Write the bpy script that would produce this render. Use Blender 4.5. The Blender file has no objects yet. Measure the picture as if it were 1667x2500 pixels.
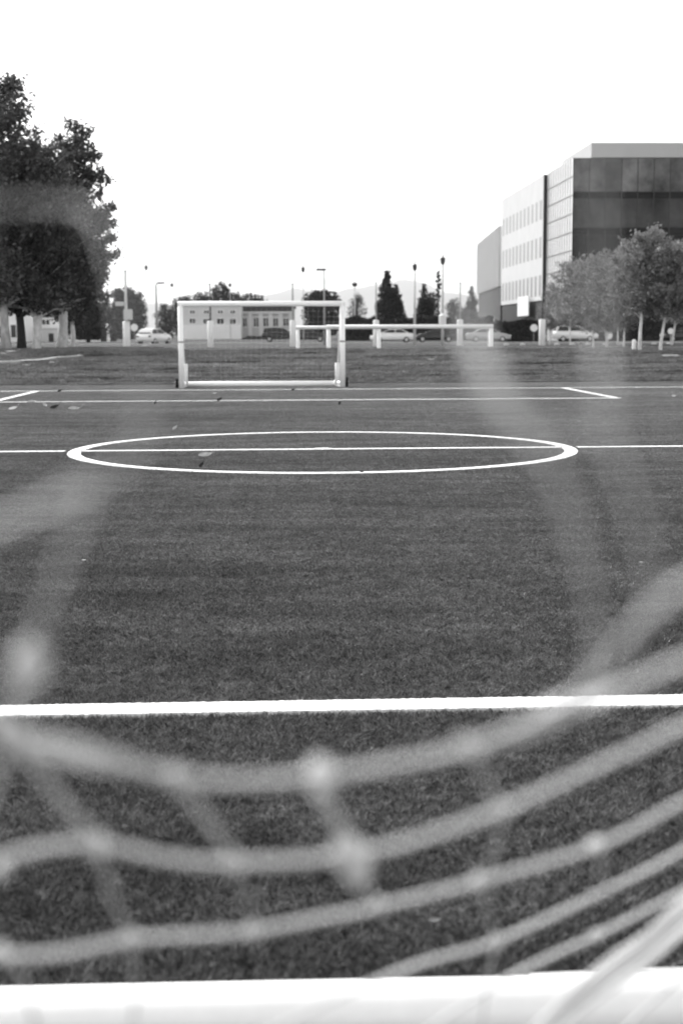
import bpy, math, random
import numpy as np
from mathutils import Vector, Matrix

# ------------------------------------------------------------------ camera, sky, sun, exposure
scene = bpy.context.scene
col = scene.collection
PITCH, ROLL, EYE = math.radians(7.19), -0.0045, 1.298
FPX, CX, CY = 3472.9, 833.5, 1250.0            # 50 mm on a 24 mm wide frame of 1667 px
R_CAM = Matrix.Rotation(math.radians(90) - PITCH, 4, 'X') @ Matrix.Rotation(ROLL, 4, 'Z')
cam_data = bpy.data.cameras.new('camera')
cam_data.sensor_fit = 'HORIZONTAL'
cam_data.sensor_width = 24.0
cam_data.lens = 50.0
cam_data.clip_start = 0.05
cam_data.clip_end = 60000
cam_data.dof.use_dof = True
cam_data.dof.focus_distance = 7.8
cam_data.dof.aperture_fstop = 3.7
cam = bpy.data.objects.new('camera', cam_data)
col.objects.link(cam)
cam.matrix_world = Matrix.Translation((0, 0, EYE)) @ R_CAM
scene.camera = cam

SUN_EL, SUN_AZ = math.radians(44), math.radians(-38)     # azimuth from +Y towards +X: the sun stands far left, beyond the trees
world = bpy.data.worlds.new('World')
scene.world = world
world.use_nodes = True
wn = world.node_tree
wn.nodes.clear()
w_out = wn.nodes.new('ShaderNodeOutputWorld')
w_bg = wn.nodes.new('ShaderNodeBackground')
w_sky = wn.nodes.new('ShaderNodeTexSky')
w_sky.sky_type = 'NISHITA'
w_sky.sun_disc = False
w_sky.sun_elevation = SUN_EL
w_sky.sun_rotation = SUN_AZ
w_sky.air_density = 1.0
w_sky.dust_density = 1.2
w_bw = wn.nodes.new('ShaderNodeRGBToBW')                  # black and white photograph
wn.links.new(w_sky.outputs[0], w_bw.inputs[0])
wn.links.new(w_bw.outputs[0], w_bg.inputs['Color'])
w_bg.inputs['Strength'].default_value = 0.15
wn.links.new(w_bg.outputs[0], w_out.inputs['Surface'])

sun_data = bpy.data.lights.new('sun', 'SUN')
sun_data.energy = 1.2
sun_data.angle = math.radians(10)
sun = bpy.data.objects.new('sun', sun_data)
col.objects.link(sun)
sd = Vector((math.sin(SUN_AZ) * math.cos(SUN_EL), math.cos(SUN_AZ) * math.cos(SUN_EL), math.sin(SUN_EL)))
sun.rotation_euler = sd.to_track_quat('Z', 'Y').to_euler()
sun.location = sd * 200

scene.view_settings.view_transform = 'Standard'
scene.view_settings.look = 'None'
scene.view_settings.exposure = 1.75
scene.view_settings.gamma = 1.0
scene.render.engine = 'CYCLES'
scene.cycles.use_denoising = True
scene.cycles.denoiser = 'OPENIMAGEDENOISE'
scene.cycles.denoising_input_passes = 'RGB_ALBEDO_NORMAL'
scene.cycles.max_bounces = 6
scene.cycles.diffuse_bounces = 3
scene.cycles.glossy_bounces = 2
scene.cycles.transparent_max_bounces = 8
scene.cycles.volume_bounces = 0
scene.cycles.sample_clamp_indirect = 6

# ------------------------------------------------------------------ geometry of the place
PSI = math.radians(2.55)                                    # the pitch is turned a little against the view
SP, CP = math.sin(PSI), math.cos(PSI)
CENTRE = Vector((-0.20, 15.65, 0))

def field(u, v, z=0.0):                                    # pitch coordinates: u across, v along, from the centre spot
    return Vector((CENTRE.x + u * CP - v * SP, CENTRE.y + u * SP + v * CP, z))

def to_field(x, y):
    dx, dy = x - CENTRE.x, y - CENTRE.y
    return dx * CP + dy * SP, -dx * SP + dy * CP

def sstep(a, b, t):
    t = min(1.0, max(0.0, (t - a) / (b - a)))
    return t * t * (3 - 2 * t)

V_EDGE = 20.6                                              # end of the artificial turf
def height(x, y):
    u, v = to_field(x, y)
    s = v - V_EDGE
    if s <= 0.3: return -0.03
    h = -0.03 + 0.75 * min(1.0, (s - 0.3) / 9.2) ** 0.9
    if s < 14: h += 0.035 * sstep(0.4, 2, s) * (math.sin(x * 0.9 + y * 1.7) * 0.5 + math.sin(x * 0.37 - y * 2.6 + 1.3) * 0.6)
    h -= 0.47 * sstep(22, 80, s)
    m = sstep(-5.5, -1.5, u) * (1 - sstep(13, 18, u)) * sstep(10.0, 15.5, s) * (1 - sstep(42, 52, s))
    h -= m * (h + 0.53)
    return h

def ray(x, y):
    return (R_CAM @ Vector(((x - CX) / FPX, -(y - CY) / FPX, -1, 0))).to_3d()

def at(x, y, Y):                                           # the point seen at photo pixel (x, y) at world depth Y
    d = ray(x, y)
    return Vector((0, 0, EYE)) + d * (Y / d.y)

def on_plane(x, y, z=0.0):
    d = ray(x, y)
    return Vector((0, 0, EYE)) + d * ((z - EYE) / d.z)

def on_ground(x, y):
    d = ray(x, y)
    o = Vector((0, 0, EYE))
    t, s = 1.0, 0.25
    while t < 600:
        p = o + d * t
        if p.z < height(p.x, p.y):
            lo, hi = t - s, t
            for _ in range(30):
                m = (lo + hi) / 2
                q = o + d * m
                if q.z < height(q.x, q.y): hi = m
                else: lo = m
            q = o + d * hi
            return Vector((q.x, q.y, height(q.x, q.y)))
        s = max(0.25, t * 0.01)
        t += s
    return o + d * 150

def stand(x, Y):                                           # ground point at photo column x and depth Y
    p = at(x, 812, Y)
    return Vector((p.x, Y, height(p.x, Y)))

# ------------------------------------------------------------------ mesh helpers
class MB:
    def __init__(self): self.v, self.f, self.smooth = [], [], False
    def add(self, vs, fs):
        n = len(self.v)
        self.v += [tuple(p) for p in vs]
        self.f += [tuple(i + n for i in f) for f in fs]
        return self
    def box(self, lo, hi, M=None):
        x0, y0, z0 = lo; x1, y1, z1 = hi
        vs = [(x0,y0,z0),(x1,y0,z0),(x1,y1,z0),(x0,y1,z0),(x0,y0,z1),(x1,y0,z1),(x1,y1,z1),(x0,y1,z1)]
        if M is not None: vs = [M @ Vector(p) for p in vs]
        return self.add(vs, [(3,2,1,0),(4,5,6,7),(0,1,5,4),(1,2,6,5),(2,3,7,6),(3,0,4,7)])
    def tube(self, pts, r, seg=10, cap=True):
        pts = [Vector(p) for p in pts]
        n = len(pts)
        rs = r if isinstance(r, (list, tuple)) else [r] * n
        ref = None
        rings = []
        for i, p in enumerate(pts):
            t = (pts[min(i + 1, n - 1)] - pts[max(i - 1, 0)])
            if t.length < 1e-9: t = Vector((0, 0, 1))
            t.normalize()
            if ref is None: ref = t.orthogonal().normalized()
            ref = (ref - t * ref.dot(t))
            if ref.length < 1e-6: ref = t.orthogonal()
            ref.normalize()
            b = t.cross(ref)
            rings.append([p + (ref * math.cos(2*math.pi*k/seg) + b * math.sin(2*math.pi*k/seg)) * rs[i] for k in range(seg)])
        vs = [q for ring in rings for q in ring]
        fs = [(i*seg+k, i*seg+(k+1) % seg, (i+1)*seg+(k+1) % seg, (i+1)*seg+k) for i in range(n-1) for k in range(seg)]
        if cap: fs += [tuple(range(seg-1, -1, -1)), tuple(range((n-1)*seg, n*seg))]
        return self.add(vs, fs)
    def ball(self, c, r, seg=10, rings=6, sz=1.0):
        c = Vector(c)
        vs = [c + Vector((0, 0, r*sz))]
        for i in range(1, rings):
            a = math.pi * i / rings
            vs += [c + Vector((math.sin(a)*math.cos(2*math.pi*k/seg)*r, math.sin(a)*math.sin(2*math.pi*k/seg)*r, math.cos(a)*r*sz)) for k in range(seg)]
        vs.append(c - Vector((0, 0, r*sz)))
        fs = [(0, 1+k, 1+(k+1) % seg) for k in range(seg)]
        for i in range(rings-2):
            fs += [(1+i*seg+k, 1+(i+1)*seg+k, 1+(i+1)*seg+(k+1) % seg, 1+i*seg+(k+1) % seg) for k in range(seg)]
        last = len(vs) - 1
        b = 1 + (rings-2)*seg
        fs += [(b+k, last, b+(k+1) % seg) for k in range(seg)]
        return self.add(vs, fs)
    def build(self, name, mat, parent=None, smooth=None):
        me = bpy.data.meshes.new(name)
        me.from_pydata(self.v, [], self.f)
        me.materials.append(mat)
        if smooth if smooth is not None else self.smooth:
            me.polygons.foreach_set('use_smooth', [True] * len(me.polygons))
        me.update()
        o = bpy.data.objects.new(name, me)
        col.objects.link(o)
        if parent is not None: o.parent = parent
        return o

def quads_object(name, V, mat, parent=None, n=4):          # V: (faces*n, 3) array, every face its own vertices
    me = bpy.data.meshes.new(name)
    nv = len(V); nf = nv // n
    me.vertices.add(nv); me.loops.add(nv); me.polygons.add(nf)
    me.vertices.foreach_set('co', np.ascontiguousarray(V, dtype=np.float32).ravel())
    me.loops.foreach_set('vertex_index', np.arange(nv, dtype=np.int32))
    me.polygons.foreach_set('loop_start', np.arange(0, nv, n, dtype=np.int32))
    me.materials.append(mat)
    me.update(calc_edges=True)
    o = bpy.data.objects.new(name, me)
    col.objects.link(o)
    if parent is not None: o.parent = parent
    return o

def tag(o, label=None, cat=None, group=None, kind=None):
    if label: o['label'] = label
    if cat: o['category'] = cat
    if group: o['group'] = group
    if kind: o['kind'] = kind
    return o

def thing(name, label, cat, loc=(0, 0, 0), rz=0.0, group=None):
    o = bpy.data.objects.new(name, None)
    col.objects.link(o)
    o.location = loc
    o.rotation_euler = (0, 0, rz)
    return tag(o, label, cat, group)

def copy_tree(o, parent=None):
    c = o.copy()
    col.objects.link(c)
    c.parent = parent
    for ch in list(o.children): copy_tree(ch, c)
    return c

def catmull(pts, n=10):
    pts = [np.array(p, float) for p in pts]
    P = [2*pts[0]-pts[1]] + pts + [2*pts[-1]-pts[-2]]
    out = []
    for i in range(1, len(P)-2):
        for k in range(n):
            t = k / n
            out.append(0.5*((2*P[i]) + (-P[i-1]+P[i+1])*t + (2*P[i-1]-5*P[i]+4*P[i+1]-P[i+2])*t*t + (-P[i-1]+3*P[i]-3*P[i+1]+P[i+2])*t**3))
    out.append(pts[-1])
    return out

# ------------------------------------------------------------------ materials (a black and white photograph: all greys)
def mat(name, g, rough=0.6, spec=0.3, vary=0.0, scale=5.0, bump=0.0, bump_scale=40.0, metal=0.0, stretch=(1, 1, 1), island=0.0, trans=0.0):
    m = bpy.data.materials.new(name)
    m.use_nodes = True
    nt = m.node_tree
    b = nt.nodes['Principled BSDF']
    b.inputs['Base Color'].default_value = (g, g, g, 1)
    b.inputs['Roughness'].default_value = rough
    b.inputs['Specular IOR Level'].default_value = spec
    b.inputs['Metallic'].default_value = metal
    if vary or bump:
        tc = nt.nodes.new('ShaderNodeTexCoord')
        mp = nt.nodes.new('ShaderNodeMapping')
        mp.inputs['Scale'].default_value = stretch
        nt.links.new(tc.outputs['Object'], mp.inputs['Vector'])
    if vary:
        nz = nt.nodes.new('ShaderNodeTexNoise')
        nz.inputs['Scale'].default_value = scale
        nz.inputs['Detail'].default_value = 6
        nz.inputs['Roughness'].default_value = 0.65
        nt.links.new(mp.outputs[0], nz.inputs['Vector'])
        mr = nt.nodes.new('ShaderNodeMapRange')
        mr.inputs['From Min'].default_value = 0.3
        mr.inputs['From Max'].default_value = 0.7
        mr.inputs['To Min'].default_value = g * (1 - vary)
        mr.inputs['To Max'].default_value = g * (1 + vary)
        nt.links.new(nz.outputs['Fac'], mr.inputs['Value'])
        nt.links.new(mr.outputs[0], b.inputs['Base Color'])
    if island:
        ge = nt.nodes.new('ShaderNodeNewGeometry')
        mr = nt.nodes.new('ShaderNodeMapRange')
        mr.inputs['To Min'].default_value = g * (1 - island)
        mr.inputs['To Max'].default_value = g * (1 + island)
        nt.links.new(ge.outputs['Random Per Island'], mr.inputs['Value'])
        nt.links.new(mr.outputs[0], b.inputs['Base Color'])
    if trans:
        tl = nt.nodes.new('ShaderNodeBsdfTranslucent')
        tl.inputs['Color'].default_value = (g * 1.4, g * 1.4, g * 1.4, 1)
        mx = nt.nodes.new('ShaderNodeMixShader')
        mx.inputs['Fac'].default_value = trans
        nt.links.new(b.outputs[0], mx.inputs[1])
        nt.links.new(tl.outputs[0], mx.inputs[2])
        nt.links.new(mx.outputs[0], nt.nodes['Material Output'].inputs['Surface'])
    if bump:
        nb = nt.nodes.new('ShaderNodeTexNoise')
        nb.inputs['Scale'].default_value = bump_scale
        nb.inputs['Detail'].default_value = 4
        nt.links.new(mp.outputs[0], nb.inputs['Vector'])
        bp = nt.nodes.new('ShaderNodeBump')
        bp.inputs['Strength'].default_value = bump
        bp.inputs['Distance'].default_value = 0.02
        nt.links.new(nb.outputs['Fac'], bp.inputs['Height'])
        nt.links.new(bp.outputs[0], b.inputs['Normal'])
    return m

def ground_material(name, layers, rough=0.75, spec=0.25, bump=0.0, bump_scale=90):
    """layers: (scale, stretch, amount) noises multiplied on a base grey, the first entry is the base grey."""
    m = bpy.data.materials.new(name)
    m.use_nodes = True
    nt = m.node_tree
    b = nt.nodes['Principled BSDF']
    b.inputs['Roughness'].default_value = rough
    b.inputs['Specular IOR Level'].default_value = spec
    tc = nt.nodes.new('ShaderNodeTexCoord')
    val = nt.nodes.new('ShaderNodeValue')
    val.outputs[0].default_value = layers[0]
    cur = val.outputs[0]
    for scale, st, amt in layers[1:]:
        mp = nt.nodes.new('ShaderNodeMapping')
        mp.inputs['Scale'].default_value = st
        nt.links.new(tc.outputs['Object'], mp.inputs['Vector'])
        nz = nt.nodes.new('ShaderNodeTexNoise')
        nz.inputs['Scale'].default_value = scale
        nz.inputs['Detail'].default_value = 3
        nz.inputs['Roughness'].default_value = 0.6
        nt.links.new(mp.outputs[0], nz.inputs['Vector'])
        mr = nt.nodes.new('ShaderNodeMapRange')
        mr.inputs['From Min'].default_value = 0.28
        mr.inputs['From Max'].default_value = 0.72
        mr.inputs['To Min'].default_value = 1 - amt
        mr.inputs['To Max'].default_value = 1 + amt
        mr.clamp = True
        nt.links.new(nz.outputs['Fac'], mr.inputs['Value'])
        mu = nt.nodes.new('ShaderNodeMath')
        mu.operation = 'MULTIPLY'
        nt.links.new(cur, mu.inputs[0])
        nt.links.new(mr.outputs[0], mu.inputs[1])
        cur = mu.outputs[0]
    nt.links.new(cur, b.inputs['Base Color'])
    if bump:
        nb = nt.nodes.new('ShaderNodeTexNoise')
        nb.inputs['Scale'].default_value = bump_scale
        nb.inputs['Detail'].default_value = 3
        nt.links.new(tc.outputs['Object'], nb.inputs['Vector'])
        bp = nt.nodes.new('ShaderNodeBump')
        bp.inputs['Strength'].default_value = bump
        bp.inputs['Distance'].default_value = 0.02
        nt.links.new(nb.outputs['Fac'], bp.inputs['Height'])
        nt.links.new(bp.outputs[0], b.inputs['Normal'])
    return m

M = {}
M['turf'] = ground_material('artificial_turf', [0.010, (70, (1, 1, 1), 0.75), (17, (1, 1, 1), 0.32), (1.6, (0.5, 1.6, 1), 0.16), (0.35, (0.4, 1.5, 1), 0.12)], rough=0.7, spec=0.25, bump=0.9, bump_scale=120)
def fibre_material(g, tr=0.35, grazing_lift=0):
    m = ground_material('turf_fibre', [g, (90, (1, 1, 1), 1.0), (32, (1, 1, 1), 0.65), (6, (1, 1, 1), 0.22), (1.6, (0.45, 1.6, 1), 0.30), (0.3, (0.5, 1.3, 1), 0.2)], rough=0.35, spec=0.6)
    nt = m.node_tree
    ge = nt.nodes.new('ShaderNodeNewGeometry')                 # the pattern lies on the pitch, not on the repeated patch
    bs = nt.nodes['Principled BSDF']
    if grazing_lift:  # colour painted paler with distance, standing in for brightening at grazing view
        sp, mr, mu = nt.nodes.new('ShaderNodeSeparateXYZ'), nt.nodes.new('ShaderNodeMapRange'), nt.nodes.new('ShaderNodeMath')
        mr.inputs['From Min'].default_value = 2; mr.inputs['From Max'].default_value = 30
        mr.inputs['To Min'].default_value = 1; mr.inputs['To Max'].default_value = grazing_lift
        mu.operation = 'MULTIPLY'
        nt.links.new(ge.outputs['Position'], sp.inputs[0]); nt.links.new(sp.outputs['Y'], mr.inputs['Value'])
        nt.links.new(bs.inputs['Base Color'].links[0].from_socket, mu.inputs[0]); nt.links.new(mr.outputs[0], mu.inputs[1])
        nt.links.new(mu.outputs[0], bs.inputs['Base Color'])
    tl, mx = nt.nodes.new('ShaderNodeBsdfTranslucent'), nt.nodes.new('ShaderNodeMixShader')
    mx.inputs['Fac'].default_value = tr
    nt.links.new(bs.inputs['Base Color'].links[0].from_socket, tl.inputs['Color'])
    nt.links.new(bs.outputs[0], mx.inputs[1]); nt.links.new(tl.outputs[0], mx.inputs[2])
    nt.links.new(mx.outputs[0], nt.nodes['Material Output'].inputs['Surface'])
    for n in list(nt.nodes):
        if n.type == 'MAPPING': nt.links.new(ge.outputs['Position'], n.inputs['Vector'])
    return m
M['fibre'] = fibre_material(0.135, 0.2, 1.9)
M['bank_blade'] = fibre_material(0.20, 0.4)
M['line'] = mat('white_turf_line', 0.80, 0.8, 0.1, vary=0.12, scale=60)
M['grass'] = ground_material('rough_grass', [0.034, (40, (1, 1, 1), 0.4), (3.0, (0.35, 1.6, 1), 0.6), (0.8, (0.4, 2.0, 1), 0.5), (0.12, (1, 1, 1), 0.2)], rough=0.8, spec=0.15, bump=0.8, bump_scale=30)
M['white_paint'] = mat('white_powder_coat', 0.88, 0.45, 0.4, vary=0.05, scale=3)
M['white_tube'] = mat('white_goal_tube', 0.90, 0.4, 0.4, vary=0.04, scale=9)
M['rope'] = mat('white_net_rope', 0.66, 0.85, 0.1, vary=0.15, scale=400)
M['net_thin'] = mat('thin_net_cord', 0.7, 0.85, 0.1)
M['black_rubber'] = mat('black_rubber', 0.012, 0.7, 0.2)
M['dark_metal'] = mat('dark_metal', 0.03, 0.5, 0.4)
M['grey_metal'] = mat('galvanised_pole', 0.28, 0.5, 0.4, vary=0.1, scale=3)
M['pale_metal'] = mat('pale_pole', 0.5, 0.5, 0.4, vary=0.1, scale=3)
M['pad'] = mat('white_pole_padding', 0.72, 0.6, 0.3, vary=0.05, scale=2)
M['concrete'] = mat('pale_concrete', 0.38, 0.85, 0.15, vary=0.15, scale=3)
M['path'] = mat('worn_path', 0.20, 0.9, 0.1, vary=0.2, scale=1.5)
M['asphalt'] = mat('asphalt', 0.05, 0.85, 0.2, vary=0.2, scale=2)
M['edge'] = mat('dark_turf_edging', 0.014, 0.9, 0.1, vary=0.3, scale=4)
M['bark'] = mat('grey_bark', 0.38, 0.9, 0.1, vary=0.45, scale=7, bump=0.6, bump_scale=20, stretch=(1, 1, 0.4))
M['pale_bark'] = mat('pale_bark', 0.62, 0.85, 0.15, vary=0.35, scale=8, bump=0.4, bump_scale=20, stretch=(1, 1, 0.5))
M['dark_bark'] = mat('dark_bark', 0.04, 0.9, 0.1, vary=0.3, scale=7)
M['leaf_dark'] = mat('dark_leaves', 0.07, 0.5, 0.4, island=0.85, trans=0.35)
M['leaf_mid'] = mat('grey_green_leaves', 0.19, 0.55, 0.35, island=0.55, trans=0.3)
M['leaf_far'] = mat('far_dark_leaves', 0.035, 0.7, 0.2, island=0.5, trans=0.15)
M['leaf_far_mid'] = mat('far_grey_leaves', 0.09, 0.7, 0.2, island=0.5, trans=0.2)
M['needle'] = mat('conifer_needles', 0.02, 0.7, 0.2, island=0.5)
M['hedge'] = mat('hedge_leaves', 0.014, 0.7, 0.2, island=0.5)
M['wall_white'] = mat('white_cladding', 0.82, 0.6, 0.3, vary=0.04, scale=0.5)
M['slab_white'] = mat('white_slab_cladding', 0.54, 0.7, 0.2, vary=0.05, scale=0.4)
M['wall_pale'] = mat('pale_render', 0.62, 0.8, 0.2, vary=0.06, scale=0.4)
M['wall_grey'] = mat('grey_render', 0.5, 0.8, 0.2, vary=0.08, scale=0.4)
M['wall_dark'] = mat('dark_cladding', 0.025, 0.6, 0.3, vary=0.2, scale=0.5)
M['roof_dark'] = mat('dark_roof', 0.05, 0.7, 0.3, vary=0.2, scale=1)
M['fascia'] = mat('grey_metal_fascia', 0.42, 0.5, 0.4, vary=0.05, scale=0.3)
M['spandrel'] = mat('white_spandrel_glass', 0.56, 0.3, 0.3, vary=0.08, scale=0.35)
M['mullion'] = mat('grey_mullion', 0.09, 0.5, 0.4)
M['glass_strip'] = mat('pale_window_strip', 0.15, 0.3, 0.2, vary=0.12, scale=0.6)
M['glass_dark'] = mat('dark_window_glass', 0.02, 0.12, 0.4)
M['rib'] = mat('grey_ribbed_cladding', 0.78, 0.6, 0.3, vary=0.05, scale=0.4)
M['car_white'] = mat('white_car_paint', 0.70, 0.25, 0.5)
M['car_silver'] = mat('silver_car_paint', 0.36, 0.25, 0.5)
M['car_dark'] = mat('dark_car_paint', 0.018, 0.2, 0.5)
M['car_glass'] = mat('car_glass', 0.015, 0.08, 0.5)
M['sign_white'] = mat('white_sign', 0.75, 0.5, 0.3)
M['dry_leaf'] = mat('dry_pale_leaf', 0.42, 0.7, 0.2, vary=0.3, scale=30)
M['grey_leaf'] = mat('grey_fallen_leaf', 0.13, 0.7, 0.2, vary=0.3, scale=30)
M['dark_leaf'] = mat('dark_fallen_leaf', 0.03, 0.7, 0.2, vary=0.3, scale=30)
M['paper'] = mat('white_scrap', 0.7, 0.7, 0.2)
M['hill'] = mat('hill_slopes', 0.22, 0.95, 0.05, vary=0.3, scale=0.001)

rng = np.random.default_rng(11)
random.seed(5)

# ------------------------------------------------------------------ ground
def build_ground():
    ys = list(np.arange(-60, 30, 6.0)) + list(np.arange(30, 72, 0.4)) + list(np.arange(72, 130, 2.0)) + list(np.geomspace(130, 21000, 46))
    xr = list(np.arange(0, 30, 0.6)) + list(np.arange(30, 90, 4)) + list(np.geomspace(90, 9000, 26))
    xs = [-a for a in reversed(xr[1:])] + xr
    nx = len(xs)
    b = MB()
    b.v = [(x, y, height(x, y)) for y in ys for x in xs]
    b.f = [(j*nx+i, j*nx+i+1, (j+1)*nx+i+1, (j+1)*nx+i) for j in range(len(ys)-1) for i in range(nx-1)]
    tag(b.build('ground', M['grass'], smooth=True), kind='structure')
build_ground()

def build_turf():
    b = MB()
    b.add([field(-26, -22, 0), field(26, -22, 0), field(26, V_EDGE, 0), field(-26, V_EDGE, 0)], [(0, 1, 2, 3)])
    b.add([field(-26, V_EDGE, 0), field(26, V_EDGE, 0), field(26, V_EDGE, -.03), field(-26, V_EDGE, -.03)], [(0, 3, 2, 1)])
    tag(b.build('turf_pitch', M['turf']), kind='structure')
    e = MB()
    n = 90
    for k in range(n+1):
        a0 = -26 + 52*k/n
        z = .03 + .006*math.sin(k*.7) + .004*math.sin(k*2.3)
        e.v += [tuple(field(a0, V_EDGE+.01, -.05)), tuple(field(a0, V_EDGE+.01, z)), tuple(field(a0, V_EDGE+.16, z+.005)), tuple(field(a0, V_EDGE+.16, -.05))]
    e.f = [(k*4+i, k*4+(i+1) % 4, k*4+4+(i+1) % 4, k*4+4+i) for k in range(n) for i in range(4)] + [(3, 2, 1, 0), (n*4, n*4+1, n*4+2, n*4+3)]
    tag(e.build('turf_edging', M['edge']), 'dark low edging board between the turf and the grass bank', 'edging')
build_turf()

LZ0, LZ1 = 0.004, 0.028
def ribbon(name, centre, normal, half, jitter=0.006):
    """A white line: a strip with a ragged edge, 12 mm proud of the turf, along the points CENTRE."""
    b = MB()
    n = len(centre)
    vs = []
    r = random.Random(len(name) * 7 + n)
    for p, q in zip(centre, normal):
        a = half + r.uniform(-jitter, jitter)
        c = half + r.uniform(-jitter, jitter)
        vs += [p + q*a + Vector((0,0,LZ0)), p + q*a + Vector((0,0,LZ1)), p - q*c + Vector((0,0,LZ1)), p - q*c + Vector((0,0,LZ0))]
    fs = []
    for i in range(n-1):
        for k in range(3):
            fs.append((i*4+k, i*4+k+1, (i+1)*4+k+1, (i+1)*4+k))
    b.add(vs, fs)
    return tag(b.build(name, M['line']), kind='structure')

def straight(name, u0, v0, u1, v1, half=0.068, step=0.03, jitter=0.007):
    p0, p1 = field(u0, v0), field(u1, v1)
    d = (p1 - p0); L = d.length; d.normalize()
    q = Vector((-d.y, d.x, 0))
    n = int(L / step) + 1
    ribbon(name, [p0 + d * (L*i/n) for i in range(n+1)], [q] * (n+1), half, jitter)

BOX_L, BOX_R = -5.9, 6.04
V_GOAL, V_BOX, V_NEAR = 16.75, 11.55, -10.88
straight('halfway_line', -16, 0, -2.82, 0, 0.062)
straight('halfway_line', -2.66, 0, 2.66, 0, 0.062)
straight('halfway_line', 2.82, 0, 16, 0, 0.062)
straight('near_box_line', -8, V_NEAR, 8, V_NEAR, 0.068, step=0.008, jitter=0.0045)
straight('far_box_line', BOX_L - .07, V_BOX, BOX_R + .07, V_BOX, 0.07)
straight('far_goal_line', -16, V_GOAL, 16, V_GOAL, 0.07)
straight('box_side_line', BOX_L, V_BOX + .08, BOX_L, V_GOAL - .08, 0.07)
straight('box_side_line', BOX_R, V_BOX + .08, BOX_R, V_GOAL - .08, 0.07)
n = 700
ring = [field(2.70 * math.cos(2*math.pi*i/n), 2.70 * math.sin(2*math.pi*i/n)) for i in range(n+1)]
rn = [(field(math.cos(2*math.pi*i/n), math.sin(2*math.pi*i/n)) - field(0, 0)) for i in range(n+1)]
ribbon('centre_circle_line', ring, rn, 0.07, 0.006)
b = MB()
b.add([field(.11*math.cos(2*math.pi*i/28), .11*math.sin(2*math.pi*i/28), .031) for i in range(28)], [tuple(range(28))])
tag(b.build('centre_spot', M['line']), kind='structure')

# grass blades: one patch of blades repeated over the pitch, another over the bank
def blades(name, label, m, S, N, hmin, hmax, wmin, wmax, tufts, lean_t, lean_b, pts, rz0, seed):
    r = np.random.default_rng(seed)
    xy = r.uniform(-S/2, S/2, (N, 2))
    cl = r.uniform(-S/2, S/2, (tufts, 2)); cd = r.normal(size=(tufts, 2)) * lean_t      # tufts lean together
    ch = r.uniform(.75, 1.25, tufts)
    k = ((xy[:, None] - cl[None]) ** 2).sum(2).argmin(1)
    lean = cd[k] + r.normal(size=(N, 2)) * lean_b
    h = r.uniform(hmin, hmax, N) * (ch[k] if hmax > .04 else 1)
    ang = r.uniform(0, math.pi, N); w = r.uniform(wmin, wmax, N)
    wx = np.stack([np.cos(ang) * w, np.sin(ang) * w, np.zeros(N)], 1)
    base = np.concatenate([xy, np.zeros((N, 1))], 1)
    mid = base + np.stack([lean[:, 0]*h*.35, lean[:, 1]*h*.35, h*.62], 1)
    tip = base + np.stack([lean[:, 0]*h, lean[:, 1]*h, h], 1)
    V = np.stack([base - wx, base + wx, mid + wx, tip, mid - wx], 1).reshape(-1, 3)
    patch = quads_object(name + '_patch', V, m, None, 5)
    col.objects.unlink(patch)
    me = bpy.data.meshes.new(name); me.from_pydata(pts, [], [])
    o = bpy.data.objects.new(name, me); col.objects.link(o)
    tag(o, label, kind='stuff')
    ng = bpy.data.node_groups.new(name, 'GeometryNodeTree')
    ng.interface.new_socket('Geometry', in_out='INPUT', socket_type='NodeSocketGeometry')
    ng.interface.new_socket('Geometry', in_out='OUTPUT', socket_type='NodeSocketGeometry')
    N_ = ng.nodes.new
    gi, go, io, oi, rv = N_('NodeGroupInput'), N_('NodeGroupOutput'), N_('GeometryNodeInstanceOnPoints'), N_('GeometryNodeObjectInfo'), N_('FunctionNodeRandomValue')
    rv.data_type = 'INT'
    [q for q in rv.inputs if q.name == 'Min' and q.type == 'INT'][0].default_value = 0
    [q for q in rv.inputs if q.name == 'Max' and q.type == 'INT'][0].default_value = 3
    mul, cmb, ad = N_('ShaderNodeMath'), N_('ShaderNodeCombineXYZ'), N_('ShaderNodeMath')
    mul.operation = 'MULTIPLY'; mul.inputs[1].default_value = math.pi / 2
    ad.operation = 'ADD'; ad.inputs[1].default_value = rz0
    oi.inputs['Object'].default_value = patch
    L = ng.links.new
    L([q for q in rv.outputs if q.type == 'INT'][0], mul.inputs[0]); L(mul.outputs[0], ad.inputs[0]); L(ad.outputs[0], cmb.inputs['Z'])
    L(gi.outputs[0], io.inputs['Points']); L(oi.outputs['Geometry'], io.inputs['Instance']); L(cmb.outputs[0], io.inputs['Rotation'])
    L(io.outputs[0], go.inputs[0])
    md = o.modifiers.new('blades', 'NODES'); md.node_group = ng

pts = []
for i in range(-24, 25):
    for j in range(-33, 42):
        p = field((i + .5) * .5, (j - .35) * .5, .001)
        if p.y > -3.5 and abs(p.x) < 3.0 + .30 * p.y and (j + .15) * .5 <= V_EDGE: pts.append(p)
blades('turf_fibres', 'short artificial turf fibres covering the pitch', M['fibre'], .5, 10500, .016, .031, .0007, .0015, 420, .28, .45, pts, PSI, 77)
pts = []
rb_ = random.Random(3)
for i in range(-34, 36):
    for j in range(0, 40):
        p = field(i * .62 + rb_.uniform(-.12, .12), V_EDGE + .62 + j * .55 + rb_.uniform(-.1, .1))
        if abs(p.x) < 3 + .30 * p.y: pts.append(Vector((p.x, p.y, height(p.x, p.y) - .01)))
blades('bank_grass', 'rough uneven grass covering the bank and the field beyond', M['bank_blade'], .8, 2600, .04, .085, .003, .006, 60, .45, .45, pts, 0.0, 78)

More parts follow.
